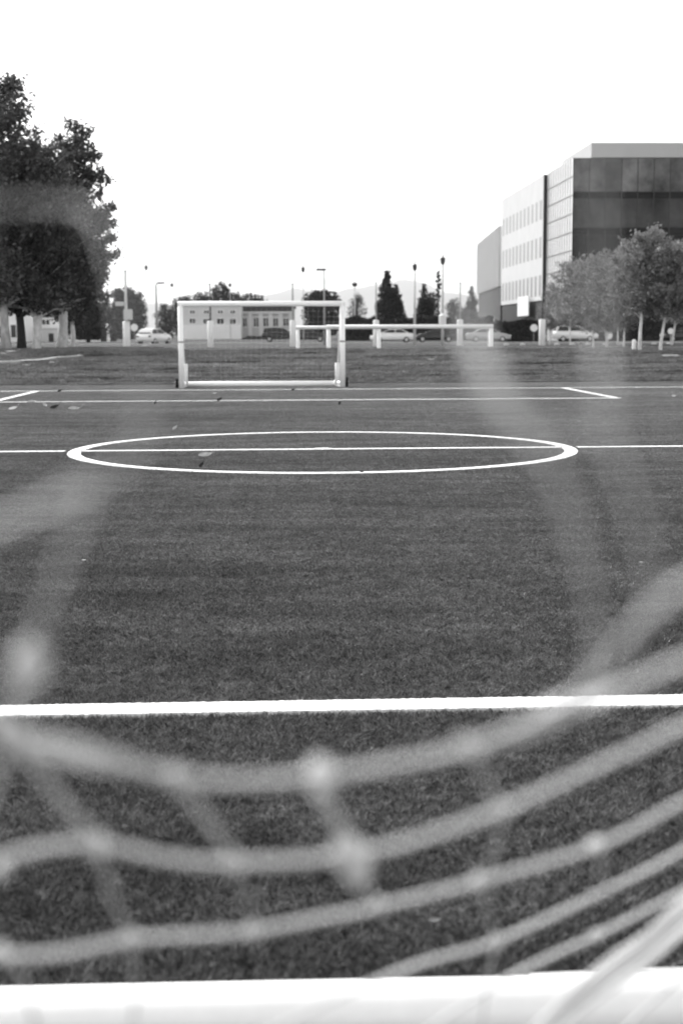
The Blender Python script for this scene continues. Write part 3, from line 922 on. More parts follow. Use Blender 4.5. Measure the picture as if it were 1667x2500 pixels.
def car(label, x, Y, rz, paint, kind, group='cars parked beyond the grass'):
    p = stand(x, Y)
    root = thing('parked_car', label, 'car', (p.x, p.y, p.z + .02), rz, group)
    body, cab = car_mesh(kind)
    loft(body, [(-.88, .95, .03), (-.82, .99, 0), (-.4, 1.0, 0), (.4, 1.0, 0), (.82, .99, 0), (.88, .95, .03)]).build('body', paint, root, True)
    nb = len(cab)
    cb = MB()
    def cy(z): return .80 - (z - cab[0][1]) * .30
    vs = [(xx, -cy(z), z) for xx, z in cab] + [(xx, cy(z), z) for xx, z in cab]
    fs = [tuple(range(nb)), tuple(range(2*nb-1, nb-1, -1))] + [(i, nb+i, nb+(i+1) % nb, (i+1) % nb) for i in range(nb)]
    cb.add(vs, fs).build('cabin', paint, root)
    zlo, zhi = cab[0][1] + .07, max(z for _, z in cab) - .1
    def xat(z, front):
        seq = list(reversed(cab[2:])) if front else cab[:3]
        for (xa, za), (xb, zb) in zip(seq, seq[1:]):
            if min(za, zb) <= z <= max(za, zb) + 1e-6: return xa + (xb-xa) * (z-za) / (zb-za+1e-9)
        return seq[-1][0]
    for s in (-1, 1):
        xf0, xf1, xr0, xr1 = xat(zlo, True)-.13, xat(zhi, True)-.10, xat(zlo, False)+.15, xat(zhi, False)+.15
        xm = (xf1 + xr1) / 2
        for (q0, q1, q2, q3) in ((xm+.04, xf0, xf1, xm+.04), (xr0, xm-.04, xm-.04, xr1)):
            w = MB()
            pts = [(q0, zlo), (q1, zlo), (q2, zhi), (q3, zhi)]
            w.add([(xx, s*(cy(z)+.008), z) for xx, z in pts] + [(xx, s*(cy(z)-.02), z) for xx, z in pts],
                  [(0, 1, 2, 3), (7, 6, 5, 4), (0, 4, 5, 1), (1, 5, 6, 2), (2, 6, 7, 3), (3, 7, 4, 0)])
            w.build('side_window', M['car_glass'], root)
    for front, nm in ((True, 'windscreen'), (False, 'rear_window')):
        w = MB()
        pts = [(xat(zlo, front), zlo), (xat(zhi, front), zhi)]
        o = .012 if front else -.012
        w.add([(xx+o, sy*(cy(z)-.10), z+.01) for xx, z in pts for sy in (-1, 1)], [(0, 1, 3, 2)])
        w.build(nm, M['car_glass'], root)
    for sx in (-1.38, 1.38):
        for sy in (-1, 1):
            w = MB().tube([(sx, sy*.62, .32), (sx, sy*.84, .32), (sx, sy*.90, .32)], [.32, .32, .27], 16).build('wheel', M['black_rubber'], root)
            MB().tube([(sx, sy*.88, .32), (sx, sy*.912, .32)], [.19, .17], 14).build('rim', M['pale_metal'], w)
    xe = max(x for x, _ in body)
    for sy in (-1, 1):
        MB().box((xe-.28, sy*.62-.16, .60), (xe-.03, sy*.62+.16, .74)).build('headlight', M['sign_white'], root)
        MB().box((-xe+.01, sy*.66-.14, .68), (-xe+.2, sy*.66+.14, .84)).build('tail_light', M['dark_metal'], root)
        MB().box((cab[-1][0]-.35, sy*.84-.07, cab[0][1]+.04), (cab[-1][0]-.17, sy*.84+.07, cab[0][1]+.17)).build('side_mirror', paint, root)
    return root
car('white car parked side on behind the young trees', 1404, 148, 0, M['car_white'], 'suv')
car('dark car half cut off by the picture edge behind the young trees', 1672, 140, math.pi, M['car_dark'], 'sedan')
car('silver car showing beyond the end post of the wide far goal', 1192, 150, 0, M['car_silver'], 'sedan')
car('white car under the crossbar of the wide far goal', 958, 146, math.pi, M['car_white'], 'sedan')
car('black car parked behind the middle of the wide far goal', 1062, 152, math.pi, M['car_dark'], 'hatch')
car('black car seen through the pitch goal net, before the grey building', 687, 168, 0, M['car_dark'], 'suv')
car('dark hatchback between the two posts of the far goals nearest the pitch goal', 752, 165, 0, M['car_dark'], 'hatch')
car('white car seen from behind near the footpath bend', 376, 140, math.radians(68), M['car_white'], 'hatch')
car('dark car standing in the open carport of the garage', 246, 203, 0, M['car_dark'], 'hatch')

# ------------------------------------------------------------------ poles, lamps, signs
G4 = 'padded poles in a row across the far grass'
def padded_pole(label, x, ytop, m, r, Y=104, padr=.22):
    p = stand(x, Y)
    H = ztop(x, ytop, Y) - p.z
    t = thing('padded_pole', label, 'pole', p, 0, G4)
    MB().tube([(0, 0, -.3), (0, 0, H*.6), (0, 0, H)], [r, r*.9, r*.7], 12).build('pole', m, t, True)
    MB().tube([(0, 0, 0), (0, 0, .04), (0, 0, 1.86), (0, 0, 1.9)], [padr-.03, padr, padr, padr-.05], 16).build('padding', M['pad'], t, True)
    MB().tube([(0, 0, H), (0, 0, H+.06)], [r*1.1, r*.8], 10).build('cap', M['dark_metal'], t)
    return t
pp = padded_pole('tallest padded pole, pale, with a box on it, near the big trees', 309, 662, M['pale_metal'], .11, padr=.26)
MB().box((-.12, -.5, 2.0), (.45, .1, 2.75)).build('equipment_box', M['pale_metal'], pp)
MB().box((-.75, -.1, 3.0), (-.15, .1, 3.3)).build('side_plate', M['pale_metal'], pp)
padded_pole('padded pole in front of the white building, seen through the pitch goal', 514, 694, M['dark_metal'], .07)
padded_pole('grey padded pole just outside the narrower far goal, behind the pitch goal', 715, 694, M['grey_metal'], .08)
padded_pole('padded pole close beside the second white post of the far goals', 918, 690, M['grey_metal'], .06)
padded_pole('padded pole inside the wide far goal, near its end post', 1123, 692, M['grey_metal'], .06)
padded_pole('thick white padded pole in front of the dark building edge', 1323, 700, M['dark_metal'], .05, padr=.24)

G5 = 'street lamps beyond the grass'
def lamp(label, x, ytop, Y, m, r=.09, arm=0.0, head=.2, collar=None):
    p = stand(x, Y)
    H = ztop(x, ytop, Y) - p.z
    t = thing('street_lamp', label, 'street lamp', p, 0, G5)
    MB().tube([(0, 0, -.3), (0, 0, H*.5), (0, 0, H-.5)], [r, r*.8, r*.55], 12).build('pole', m, t, True)
    if arm:
        MB().tube([(0, 0, H-.55), (0, 0, H-.2), (arm*.4, 0, H-.03), (arm, 0, H)], r*.45, 8).build('arm', m, t, True)
        MB().box((arm-.3, -.18, H-.1), (arm+.5, .18, H+.06)).build('lamp_head', M['dark_metal'], t)
    else:
        hd = MB().tube([(0, 0, H-.5), (0, 0, H-.42), (0, 0, H-.05), (0, 0, H+.05)], [head*.35, head*.75, head, head*.3], 12).build('lamp_head', M['dark_metal'], t)
        MB().tube([(0, 0, H+.05), (0, 0, H+.4)], [.04, .01], 6).build('finial', M['dark_metal'], hd)
    if collar:
        MB().tube([(0, 0, collar-.45), (0, 0, collar-.3), (0, 0, collar+.3), (0, 0, collar+.45)], [r, r*2.4, r*2.4, r], 12).build('collar', M['pad'], t)
    return t
lamp('tall grey street lamp behind the pitch goal, in front of the round tree', 792, 657, 122, M['grey_metal'], .10, arm=-.35)
lamp('thin pale street lamp above the pitch goal, before the hills', 741, 652, 150, M['pale_metal'], .07)
lamp('grey street lamp with a short cross arm above the white car', 383, 690, 150, M['grey_metal'], .16, arm=.4)
lamp('very thin pale street lamp whose dark head floats above the round tree', 360, 648, 165, M['pale_metal'], .04)
lamp('tall street lamp with a dark head between the spruces', 1012, 645, 118, M['pale_metal'], .12)
lamp('tallest street lamp with a dark head and a white collar on its pole', 1080, 628, 104, M['pale_metal'], .115, head=.2, collar=1.9)
lamp('short pale street lamp in front of the thin grey tree', 866, 690, 190, M['pale_metal'], .1, head=.4)
lamp('small street lamp above the white building, close to the grey shrubby tree', 422, 692, 230, M['pale_metal'], .06, head=.28)
lamp('small street lamp beside the tallest spiky tree over the white building', 563, 692, 230, M['pale_metal'], .06, head=.28)

def round_sign(label, x, y, Y, r=.38, group='round white signs by the road'):
    p = stand(x, Y)
    z = at(x, y, Y).z - p.z
    t = thing('round_sign', label, 'sign', p, 0, group)
    MB().tube([(0, .04, -.2), (0, .04, z+r*.6)], .03, 8).build('post', M['grey_metal'], t)
    MB().tube([(0, -.03, z), (0, .0, z)], r, 24).build('disc', M['sign_white'], t)
round_sign('round white sign beside the tallest padded pole', 328, 799, 150)
round_sign('round white sign in front of the dark hedge', 1303, 800, 145)
round_sign('round white sign low among the young trunks, before the forked tree', 1486, 819, 120, .3)
round_sign('round white sign on a post in front of the dark car', 1637, 808, 125, .26)

p = on_ground(1547, 858)
t = thing('short_post', 'short white wooden post at the foot of the tallest young tree', 'post', p, math.radians(8))
MB().box((-.05, -.05, -.1), (.05, .05, .36)).add([(-.05, -.05, .36), (.05, -.05, .36), (.05, .05, .36), (-.05, .05, .36), (0, 0, .40)], [(0, 1, 4), (1, 2, 4), (2, 3, 4), (3, 0, 4)]).build('stake', M['pad'], t)
p = stand(1418, 62)
t = thing('dark_post', 'thin dark sign post in front of the white car', 'post', p)
MB().tube([(0, 0, -.2), (0, 0, 1.35)], .035, 8).build('pole', M['dark_metal'], t)
MB().box((-.09, -.06, 1.0), (.09, -.037, 1.3)).build('plate', M['grey_metal'], t)

# row of low white markers along the far kerb at the right
tpl = None
for k, x in enumerate((1236, 1276, 1360, 1398, 1436, 1478, 1515, 1597, 1634)):
    q = stand(x, 92)
    if tpl is None:
        tpl = MB().tube([(0, 0, -.05), (0, 0, .10), (0, 0, .15)], [.20, .18, .08], 10).build('kerb_stone', M['concrete'], None, True)
        o = tpl
    else:
        o = tpl.copy(); col.objects.link(o)
    o.location = q
    tag(o, 'low white stone in the row along the grass before the building', 'stone', 'low white stones in a row before the building')

# ------------------------------------------------------------------ far goals in the sunken field
def box_goal(label, Y, x0, x1, ytop, r=.07, depth=1.6, group='white goals on the far field'):
    a, c = at(x0, 812, Y).x, at(x1, 812, Y).x
    m = (a + c) / 2
    z0 = min(height(a, Y), height(c, Y))
    t = thing('far_goal', label, 'goal', (m, Y, z0), 0, group)
    H = ztop((x0+x1)/2, ytop, Y) - z0
    w = (c - a) / 2
    for s in (-1, 1):
        MB().tube([(s*w, 0, -.05), (s*w, 0, H-r)], r, 12).build('post', M['white_paint'], t, True)
        MB().tube([(s*w, .05, H-r), (s*w, depth*.35, H*.9), (s*w, depth, .03)], r*.6, 8).build('stay', M['white_paint'], t, True)
    MB().tube([(-w-r, 0, H), (w+r, 0, H)], r, 12).build('crossbar', M['white_paint'], t, True)
    MB().tube([(-w, depth, .04), (w, depth, .04)], r*.6, 8).build('ground_bar', M['white_paint'], t, True)
    return t
box_goal('wide white goal standing in front on the sunken far field', 56, 802, 1198, 797, .085)
box_goal('narrower white goal behind the wide one, one post framed by the pitch goal', 59, 727, 925, 799, .075)

# ------------------------------------------------------------------ the goal across the pitch
def pitch_goal():
    gl = on_plane(443.5, 950, 0); gr = on_plane(836.5, 947, 0)
    mid = (gl + gr) / 2
    ang = math.atan2(gr.y - gl.y, gr.x - gl.x)
    W = (gr - gl).length / 2
    t = thing('pitch_goal', 'white portable goal with wheels on the far goal line', 'goal', mid, ang)
    r = .062
    H = ztop(640, 741, mid.y)
    D = 1.15
    for s in (-1, 1):
        MB().tube([(s*W, 0, 0.0), (s*W, 0, H - r*.2)], r, 16).build('post', M['white_tube'], t, True)
        MB().tube([(s*W, -.02, r*.8), (s*(W-.02), D*.4, r*.8), (s*(W-.06), D, r*.8)], r*.9, 12).build('side_bar', M['white_tube'], t, True)
        MB().tube([(s*(W-.02), .02, .10), (s*(W-.085), D*.9, .12)], .05, 10).build('foot_brace', M['white_tube'], t, True)
        MB().tube([(s*(W-.075), D*.55, .06), (s*(W-.075), D*.55, .58)], .062, 10).build('counterweight', M['pad'], t, True)
        MB().tube([(s*W, .02, H-.02), (s*(W-.01), D*.45, H*.78), (s*(W-.05), D, .07)], .022, 8).build('stay', M['white_tube'], t, True)
        wl = MB().tube([(s*(W+.075), .32, .13), (s*(W+.15), .32, .13)], .135, 18).build('wheel', M['black_rubber'], t)
        MB().tube([(s*(W+.06), .32, .13), (s*(W+.165), .32, .13)], .045, 10).build('hub', M['pad'], wl)
        MB().tube([(s*W, 0, H*.545), (s*W, 0, H*.565)], r*1.06, 16).build('joint', M['grey_metal'], t)
    MB().tube([(-W-r, 0, H), (0, 0, H), (W+r, 0, H)], r, 16).build('crossbar', M['white_tube'], t, True)
    MB().tube([(-W+.05, D, r*1.1), (W-.05, D, r*1.1)], r*1.15, 14).build('ground_bar', M['white_tube'], t, True)
    # net: back sheet with sag and two sides
    nb = MB()
    def back(a, bq):                                       # a across -1..1, bq 0 top .. 1 ground
        sag = .16 * math.sin(math.pi * bq) * (1 - .3*a*a)
        return Vector((a*(W-.07), .05 + (D-.1) * bq ** 1.6 + sag, (H-.05) * (1-bq) + .10*bq - .10*math.sin(math.pi*bq)))
    nu, nv = 30, 17
    for i in range(nu+1): nb.tube([back(-1+2*i/nu, j/nv) for j in range(nv+1)], .001, 3, False)
    for j in range(1, nv): nb.tube([back(-1+2*i/nu, j/nv) for i in range(nu+1)], .001, 3, False)
    for s in (-1, 1):
        for j in range(1, nv):
            e = back(s, j/nv)
            nb.tube([Vector((s*W, .03, e.z)), (Vector((s*W, .03, e.z)) + e)/2 + Vector((s*-.05, 0, -.05)), e], .001, 3, False)
        for k in range(1, 6):
            nb.tube([Vector((s*W, .03, 0)).lerp(back(s, j/nv), k/6) + Vector((0, 0, back(s, j/nv).z*(1-k/6))) for j in range(nv+1)], .001, 3, False)
    nb.build('net', M['net_thin'], t)
pitch_goal()

# ------------------------------------------------------------------ the near goal: ground bar and slack net before the camera
D2S = 1667.0 / 1568.0
def near_goal():
    rb = .056
    def bar_point(x, y):                                   # the bar's axis below the tangent ray over its far edge
        d = ray(x, y)
        el = -math.atan2(d.z, math.hypot(d.x, d.y))
        dist = 2.9
        a = el + math.asin(rb / dist)
        yy = (EYE - rb) / math.tan(a)
        h = Vector((d.x, d.y, 0)).normalized() * yy
        return Vector((h.x, h.y, rb))
    L, Rr = bar_point(0, 2268*D2S), bar_point(1667, 2235*D2S)
    dirv = (Rr - L).normalized()
    mid = (L + Rr) / 2
    ang = math.atan2(dirv.y, dirv.x)
    t = thing('near_goal', 'white goal with a thick ground bar and a slack blurred rope net', 'goal', (mid.x, mid.y, 0), ang)
    inv = (Matrix.Translation((mid.x, mid.y, 0)) @ Matrix.Rotation(ang, 4, 'Z')).inverted()
    W, D, H = 1.83, 2.35, 1.98
    MB().tube([(-W, 0, rb), (0, 0, rb), (W, 0, rb)], rb, 48).build('ground_bar', M['white_tube'], t, True)
    for s in (-1, 1):
        MB().tube([(s*W, 0, rb), (s*W, -D, rb)], rb, 20).build('side_bar', M['white_tube'], t, True)
        MB().tube([(s*W, -D, 0), (s*W, -D, H)], rb, 20).build('post', M['white_tube'], t, True)
        MB().tube([(s*W, -D, H-.02), (s*W, -D+.55, H-.05), (s*W, 0, .1)], .025, 10).build('stay', M['white_tube'], t, True)
    MB().tube([(-W-rb, -D, H), (W+rb, -D, H)], rb, 20).build('crossbar', M['white_tube'], t, True)
    # the sleeve that clips the net's hem to the bar
    s0 = inv @ bar_point(1302, 2240*D2S)
    MB().tube([(s0.x, .040, rb*1.72), (s0.x+.25, .042, rb*1.74), (W-.1, .040, rb*1.72)], [.006, .0095, .0105], 12).build('net_sleeve', M['rope'], t, True)

    def P(x, y, d):                                        # display pixel and distance
        q = ray(x*D2S, y*D2S).normalized() * d + Vector((0, 0, EYE))
        return inv @ q
    net = MB(); net.smooth = True
    knots = net
    rr = random.Random(9)
    def rope(pts, r=.0019, n=9, sp=.0):
        q = [P(*p) for p in pts]
        def anchor(p, e):                                  # where a strand that leaves the view is tied: side stay, crossbar or ground
            if abs(p[0]) < 1650 and p[1] > 0: return Vector((e.x * 1.25, -.22, .035)) if p[1] > 2350 else None
            if p[1] < -500 and abs(p[0]) < 1500: return Vector((e.x * 1.4, -D, H))
            s = 1 if p[0] > 0 else -1
            k = min(.9, max(.05, (2000 - p[1]) / 2200))
            return Vector((s*W, -D + .55 * (1 - k) * 1.6, H - .05 - 1.2 * (1 - k)))
        ties = {}
        for end in (0, -1):
            p = pts[end]
            if -20 < p[0] < 1600 and 0 < p[1] < 2360: continue
            a = anchor(p, q[end])
            if a is not None:
                ties[end] = a
        c = [Vector(v) for v in catmull(q, n)]
        def run(p, a):                                     # the slack run from the last visible point to its tie
            L = (a - p).length
            return [p.lerp(a, k/8) - Vector((0, 0, .10*L*4*(k/8)*(1-k/8) if min(p.z, a.z) > .4 else 0)) for k in range(1, 9)]
        if 0 in ties: c = list(reversed(run(c[0], ties[0]))) + c
        if -1 in ties: c = c + run(c[-1], ties[-1])
        net.tube(c, r, 7)
    def knot(x, y, d, r=.0045):
        c = P(x, y, d)
        knots.ball(c, r*.9, 8, 6, 1.15)
        for _ in range(3): knots.ball(c + Vector((rr.uniform(-1, 1), rr.uniform(-1, 1), rr.uniform(-1, 1))) * r * .5, r*.7, 7, 5)
    # long sagging strands, upper to lower
    rope([(-700, 1300, .62), (-300, 1520, .57), (-60, 1640, .54), (30, 1700, .53), (130, 1738, .53), (250, 1760, .54), (400, 1785, .56), (560, 1795, .57), (735, 1782, .57), (900, 1757, .57), (1080, 1718, .56), (1260, 1640, .54), (1400, 1592, .53), (1568, 1520, .52), (1750, 1420, .52), (2300, 900, .6)])
    rope([(-700, 1780, .68), (-60, 1992, .62), (0, 1977, .62), (110, 1948, .62), (225, 1942, .63), (400, 1975, .64), (540, 1983, .65), (700, 1977, .65), (800, 1962, .65), (950, 1932, .66), (1150, 1862, .67), (1350, 1772, .68), (1568, 1668, .69), (1750, 1575, .70), (2300, 1150, .8)])
    rope([(-700, 2000, .8), (-60, 2175, .74), (30, 2196, .74), (150, 2190, .74), (300, 2160, .75), (440, 2150, .76), (580, 2140, .77), (750, 2108, .78), (870, 2083, .79), (1100, 2026, .81), (1370, 1945, .84), (1568, 1842, .86), (1750, 1745, .88), (2300, 1380, .95)])
    rope([(500, 2430, .98), (700, 2330, .97), (900, 2240, .98), (1000, 2204, .98), (1140, 2163, 1.0), (1400, 2043, 1.02), (1568, 1955, 1.04), (1750, 1850, 1.05), (2300, 1500, 1.1)])
    rope([(900, 2420, 1.1), (1150, 2258, 1.1), (1260, 2200, 1.1), (1370, 2150, 1.12), (1568, 2048, 1.14), (1750, 1940, 1.15), (2300, 1600, 1.2)])
    # the gathered hem: several strands side by side
    for k, (o, dd, r_) in enumerate(((-22, 1.16, .002), (-8, 1.2, .0026), (4, 1.22, .0030), (14, 1.25, .0030), (30, 1.28, .0026), (46, 1.26, .0020))):
        j = [rr.uniform(-5, 5) for _ in range(6)]
        rope([(1040, 2560+o, dd+.1), (1180, 2430+o+j[0], dd), (1300, 2313+o+j[1], dd), (1400, 2230+o*1.1+j[2], dd), (1490, 2163+o*1.1+j[3], dd), (1568, 2098+o*1.2+j[4], dd), (1750, 1950+o*1.3, dd), (2300, 1560+o, dd)], r_)
    rope([(1300, 2480, 1.3), (1480, 2322, 1.3), (1568, 2244, 1.3), (1750, 2090, 1.32), (2300, 1700, 1.4)])
    # cross strands between the long ones
    TH = .0016
    rope([(30, 1700, .53), (90, 1780, .56), (150, 1850, .59), (225, 1942, .63)], TH)
    rope([(225, 1942, .63), (255, 2050, .69), (300, 2160, .75)], TH*.7)
    rope([(400, 1785, .56), (450, 1850, .585), (500, 1920, .62), (540, 1983, .65)], TH)
    rope([(540, 1983, .65), (565, 2060, .71), (580, 2140, .77)], TH*.6)
    rope([(735, 1782, .57), (745, 1840, .59), (775, 1900, .62), (800, 1962, .65)], TH*1.7)
    rope([(800, 1962, .65), (835, 2025, .72), (870, 2083, .79)], TH*.7)
    rope([(1080, 1718, .56), (1115, 1785, .61), (1150, 1862, .67)], TH*.7)
    rope([(1150, 1862, .67), (1140, 1950, .74), (1100, 2026, .81)], TH*.55)
    rope([(1100, 2026, .81), (1120, 2100, .9), (1140, 2163, 1.0)], TH*.6)
    rope([(1140, 2163, 1.0), (1120, 2260, 1.1), (1100, 2420, 1.2)], TH*.6)
    rope([(1370, 1945, .84), (1380, 2000, .92), (1400, 2043, 1.02)], TH*.7)
    rope([(30, 1700, .53), (-10, 1800, .56), (-70, 1990, .62)], TH)
    rope([(300, 2160, .75), (310, 2280, .85), (300, 2450, 1.0)], TH*.6)
    rope([(30, 2196, .74), (60, 2280, .8), (110, 2450, .95)], TH*.7)
    # a second, lighter strand beside the uppermost one
    rope([(60, 1700, .49), (160, 1712, .5), (300, 1760, .52), (400, 1785, .56)], TH*1.3)
    rope([(1080, 1718, .56), (1200, 1690, .55), (1310, 1640, .53), (1420, 1590, .52)], TH)
    # strands that rise to the crossbar
    top = -1150
    rope([(1260, 1640, .54), (1340, 1588, .5), (1400, 1520, .46), (1480, 1420, .43), (1568, 1350, .42), (1720, 1240, .42), (2200, 700, .5)], TH*1.1)
    rope([(65, 1560, .45), (20, 1640, .5), (30, 1700, .53)], TH*1.4)
    rope([(-300, 1300, .42), (40, 1180, .38), (150, 1130, .36), (250, 1090, .35), (320, 1010, .345), (330, 900, .34)], .0007)
    rope([(330, 900, .34), (300, 800, .335), (275, 640, .36), (230, 520, .41)], .00035)
    rope([(230, 520, .41), (190, 480, .44), (90, 466, .46), (-60, 446, .46), (-500, 200, .55), (-900, -700, .6)], .0006)
    rope([(200, 1140, .36), (170, 1230, .37), (120, 1360, .40), (80, 1470, .43), (60, 1560, .45)], .0011)
    rope([(-120, 1260, .36), (0, 1205, .36), (120, 1160, .36), (220, 1120, .355)], .0009)
    rope([(1020, -900, .42), (1060, 300, .37), (1085, 700, .36), (1105, 820, .355), (1135, 900, .35), (1195, 980, .35), (1255, 1060, .355), (1300, 1160, .37), (1335, 1280, .39), (1358, 1380, .42), (1368, 1480, .46), (1340, 1588, .5)], .00115)
    rope([(1370, -900, .42), (1375, 400, .36), (1380, 780, .35), (1385, 900, .345), (1400, 1010, .35), (1440, 1120, .36), (1480, 1240, .385), (1490, 1340, .42), (1480, 1420, .43)], .00045)
    rope([(1080, 760, .36), (1105, 820, .355), (1135, 900, .35), (1195, 985, .35)], .0020)
    rope([(1230, 1030, .352), (1255, 1060, .355), (1300, 1160, .37), (1335, 1280, .39), (1358, 1380, .42)], .0013)
    rope([(1380, 780, .35), (1385, 900, .345), (1400, 1010, .35), (1440, 1120, .36), (1480, 1240, .385), (1490, 1340, .42)], .0010)
    rope([(1195, 985, .35), (1240, 985, .35), (1300, 1000, .35), (1390, 990, .345)], .0005)
    for k in ((735, 1775, .57, .006), (740, 1800, .57, .005), (800, 1955, .64, .0072), (806, 1978, .65, .0078), (818, 2005, .66, .007), (1080, 1718, .56), (1260, 1640, .54), (1300, 1625, .53), (30, 1690, .53, .006), (65, 1540, .46, .006), (70, 1500, .45), (400, 1785, .56), (225, 1942, .63), (540, 1983, .65), (300, 2160, .75), (580, 2140, .77), (870, 2083, .79), (1150, 1862, .67), (1100, 2026, .81), (1370, 1945, .84), (1140, 2163, 1.0), (1370, 2150, 1.12), (0, 2190, .74), (1195, 975, .35, .002), (1130, 880, .35, .002), (200, 1140, .36, .002)):
        knot(*k)
    net.build('net', M['rope'], t)
near_goal()

# ------------------------------------------------------------------ fallen leaves and litter
def leaf_mesh(L, curl, seed, stalk=True):
    r = random.Random(seed)
    b = MB(); b.smooth = True
    nx, ny = 7, 4
    vs = []
    for i in range(nx+1):
        s = i / nx
        w = math.sin(math.pi * (0.06 + .9*s) ** .9) * .33 * L
        for j in range(ny+1):
            q = -1 + 2*j/ny
            z = .012*L + curl * L * (.34*(s-.5)**2*2 + .42*abs(q)**1.6*(w/L)*1.3) + r.uniform(-.01, .01)*L
            vs.append(((s-.5)*L, q*w*(1 - .25*curl*abs(q)), z))
    fs = [(i*(ny+1)+j, (i+1)*(ny+1)+j, (i+1)*(ny+1)+j+1, i*(ny+1)+j+1) for i in range(nx) for j in range(ny)]
    b.add(vs, fs)
    if stalk:
        e = vs[nx*(ny+1)+ny//2]
        b.tube([e, (e[0]+.18*L, e[1]+.03*L, e[2]+.13*L*curl), (e[0]+.34*L, e[1]+.05*L, e[2]+.30*L*curl)], L*.016, 5)
    return b
def leaf(label, x, y, L, rz, m, curl=.8, group=None, seed=0, ground=False, name='fallen_leaf', cat='leaf'):
    p = on_ground(x, y) if ground else on_plane(x, y, .031)
    if p.y > 9 and not ground: L *= .98
    o = leaf_mesh(L, curl, seed or int(x+y)).build(name, m)
    o.location = (p.x, p.y, p.z + (.045 if ground else .014 if p.y > 9 else 0))
    o.rotation_euler = (0.0, 0.0, rz)
    o.rotation_euler = (Matrix.Rotation(.6 if p.y > 9 and not ground else .12, 3, 'X') @ Matrix.Rotation(rz, 3, 'Z')).to_euler()
    tag(o, label, cat, group)
    return o
GL = 'fallen leaves lying on the pitch'
leaf('large pale curled leaf with a raised stalk inside the centre circle', 502, 1117, .15, .3, M['dry_leaf'], 1.0, GL)
leaf('small dark leaf between the large pale leaf and the circle line', 492, 1141, .085, 1.2, M['dark_leaf'], 1.0, GL)
leaf('pale upright leaf on the turf behind the centre circle', 427, 1050, .11, 1.1, M['dry_leaf'], 1.3, GL)
leaf('pale leaf with dark edges, the cluster leaf closest to the centre circle', 182, 1003, .20, .1, M['dry_leaf'], 1.2, GL)
leaf('dark curled leaf in the middle of the leaf cluster by the box line', 134, 998, .17, .6, M['dark_leaf'], 1.2, GL)
leaf('pale leaf touching the dark curled leaf in the cluster', 110, 992, .13, 2.2, M['dry_leaf'], 1.1, GL)
leaf('pale leaf lying against the far box line near its side line', 78, 984, .16, .2, M['dry_leaf'], 1.0, GL)
leaf('white curled leaf of the cluster farthest from the centre circle', 32, 1001, .15, .5, M['paper'], 1.1, GL)
leaf('dark leaf lying on the far box line in front of the pitch goal', 536, 979, .14, .9, M['dark_leaf'], 1.3, GL)
leaf('dark thin leaf by the box line between the cluster and the pitch goal', 379, 987, .11, 1.3, M['dark_leaf'], 1.2, GL)
leaf('dark leaf before the box line, in line with the goal post near the lamps', 829, 988, .11, 1.4, M['dark_leaf'], 1.2, GL)
leaf('dark small leaf on the goal line near the box corner', 146, 957, .12, .7, M['dark_leaf'], 1.1, GL)
leaf('dark small leaf just in front of the goal mouth', 716, 954, .12, .7, M['dark_leaf'], 1.1, GL)
leaf('pale faint leaf in front of the goal mouth', 524, 962, .10, .4, M['dry_leaf'], .8, GL)
leaf('tiny dark leaf on the near edge of the circle line', 884, 1156, .04, .4, M['dark_leaf'], .8, GL)
leaf('pale flat leaf alone on the open turf between circle and near line', 205, 1368, .03, .2, M['dry_leaf'], .4, GL)
leaf('pale blurred leaf on the dark turf close to the net strands', 1060, 2249, .03, .3, M['grey_leaf'], .5, GL)
leaf('pale flat leaf on the open turf close to the picture edge, near a net strand', 1566, 1373, .026, .1, M['dry_leaf'], .4, GL)
leaf('pale leaf on the turf outside the box, below the young trees', 1644, 968, .10, .3, M['dry_leaf'], .5, GL)
GB = 'pale litter lying on the grass bank'
leaf('white crumpled scrap on the bank below the wide far goal', 1052, 884, .22, .4, M['paper'], 1.3, GB, 0, True, 'paper_scrap', 'litter')
leaf('white scrap on the bank below the middle of the kerb', 63, 897, .20, .1, M['paper'], 1.0, GB, 0, True, 'paper_scrap', 'litter')
leaf('white scrap on the bank below the inner end of the kerb', 127, 890, .20, .1, M['paper'], .8, GB, 0, True, 'paper_scrap', 'litter')
leaf('short white scrap above the kerb at its outer end', 6, 868, .24, .1, M['paper'], .8, GB, 0, True, 'paper_scrap', 'litter')
leaf('longer white scrap above the kerb below the mottled trunk', 27, 863, .34, .1, M['paper'], .6, GB, 0, True, 'paper_scrap', 'litter')
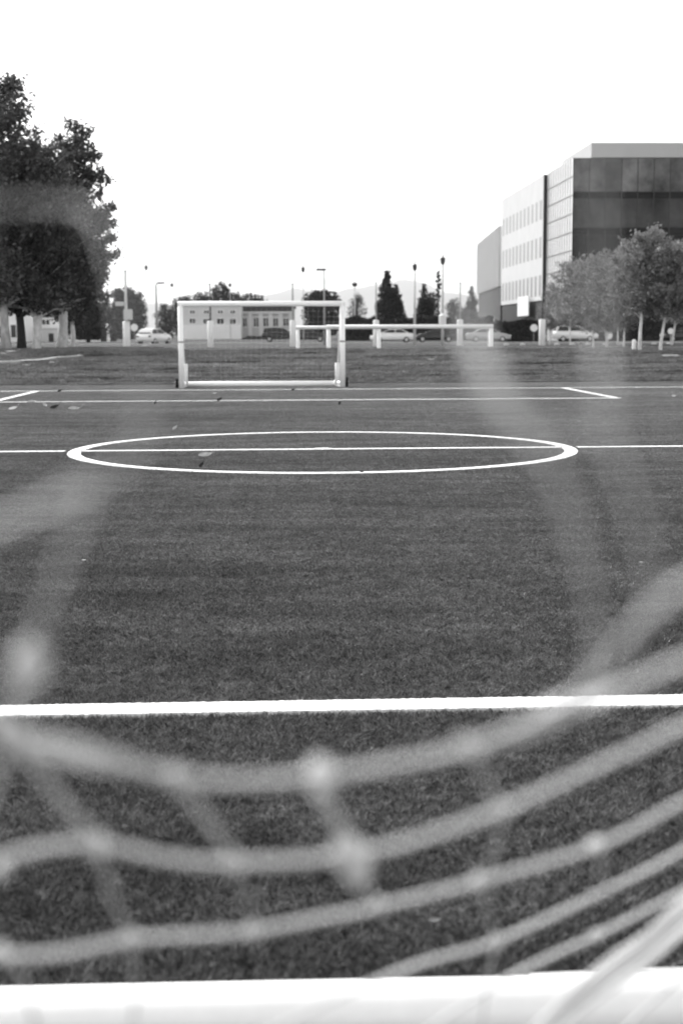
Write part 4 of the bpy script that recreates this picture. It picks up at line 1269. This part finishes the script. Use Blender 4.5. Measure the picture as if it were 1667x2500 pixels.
leaf('small pale scrap halfway up the bank beside the pitch goal', 348, 885, .13, .4, M['paper'], 1.0, GB, 0, True, 'paper_scrap', 'litter')
leaf('small grey scrap low on the bank close to the pitch goal', 387, 924, .12, .4, M['dry_leaf'], 1.0, GB, 0, True, 'paper_scrap', 'litter')
leaf('small pale scrap low on the bank past the pitch goal wheel', 869, 924, .16, .2, M['dry_leaf'], .8, GB, 0, True, 'paper_scrap', 'litter')
p = on_ground(1636, 873)
o = MB().box((-.26, -.06, -.02), (.26, .06, .07)).box((-.22, -.045, .07), (.22, .045, .09)).build('white_block', M['pad'])
o.location = p
tag(o, 'low white block lying on the bank below the young trees', 'block')
specks = [(20, 1246), (42, 1264), (390, 1272), (358, 1273), (775, 1217), (560, 1247), (432, 1412), (610, 1450), (815, 1476), (1058, 1317), (992, 1310), (1120, 1548), (980, 1450), (858, 1680), (1110, 1458), (1365, 1540), (1625, 1418), (1230, 1250), (690, 1330), (300, 1600)]
tpl = None
for i, (x, y) in enumerate(specks):
    p = on_plane(x, y, .031)
    if tpl is None:
        tpl = leaf_mesh(.010, .5, 3, False).build('leaf_speck', M['dry_leaf']); o = tpl
    else:
        o = tpl.copy(); col.objects.link(o)
    o.location = p; o.rotation_euler = (0, 0, i*1.7)
    s = .7 + .5 * ((i*37) % 10) / 10
    o.scale = (s, s, s)
    tag(o, 'tiny pale speck of leaf on the open turf', 'leaf', 'tiny pale specks scattered over the turf')

# ------------------------------------------------------------------ haze over the far distance
HAZE = 0.85e-4
if HAZE:
    hm = bpy.data.materials.new('pale_haze')
    hm.use_nodes = True
    nt = hm.node_tree
    nt.nodes.remove(nt.nodes['Principled BSDF'])
    pv = nt.nodes.new('ShaderNodeVolumePrincipled')
    pv.inputs['Color'].default_value = (.95, .95, .95, 1)
    pv.inputs['Density'].default_value = HAZE
    nt.links.new(pv.outputs[0], nt.nodes['Material Output'].inputs['Volume'])
    o = MB().box((-9500, -120, -2.0), (9500, 21500, 1000)).build('haze', hm)
    tag(o, kind='stuff')
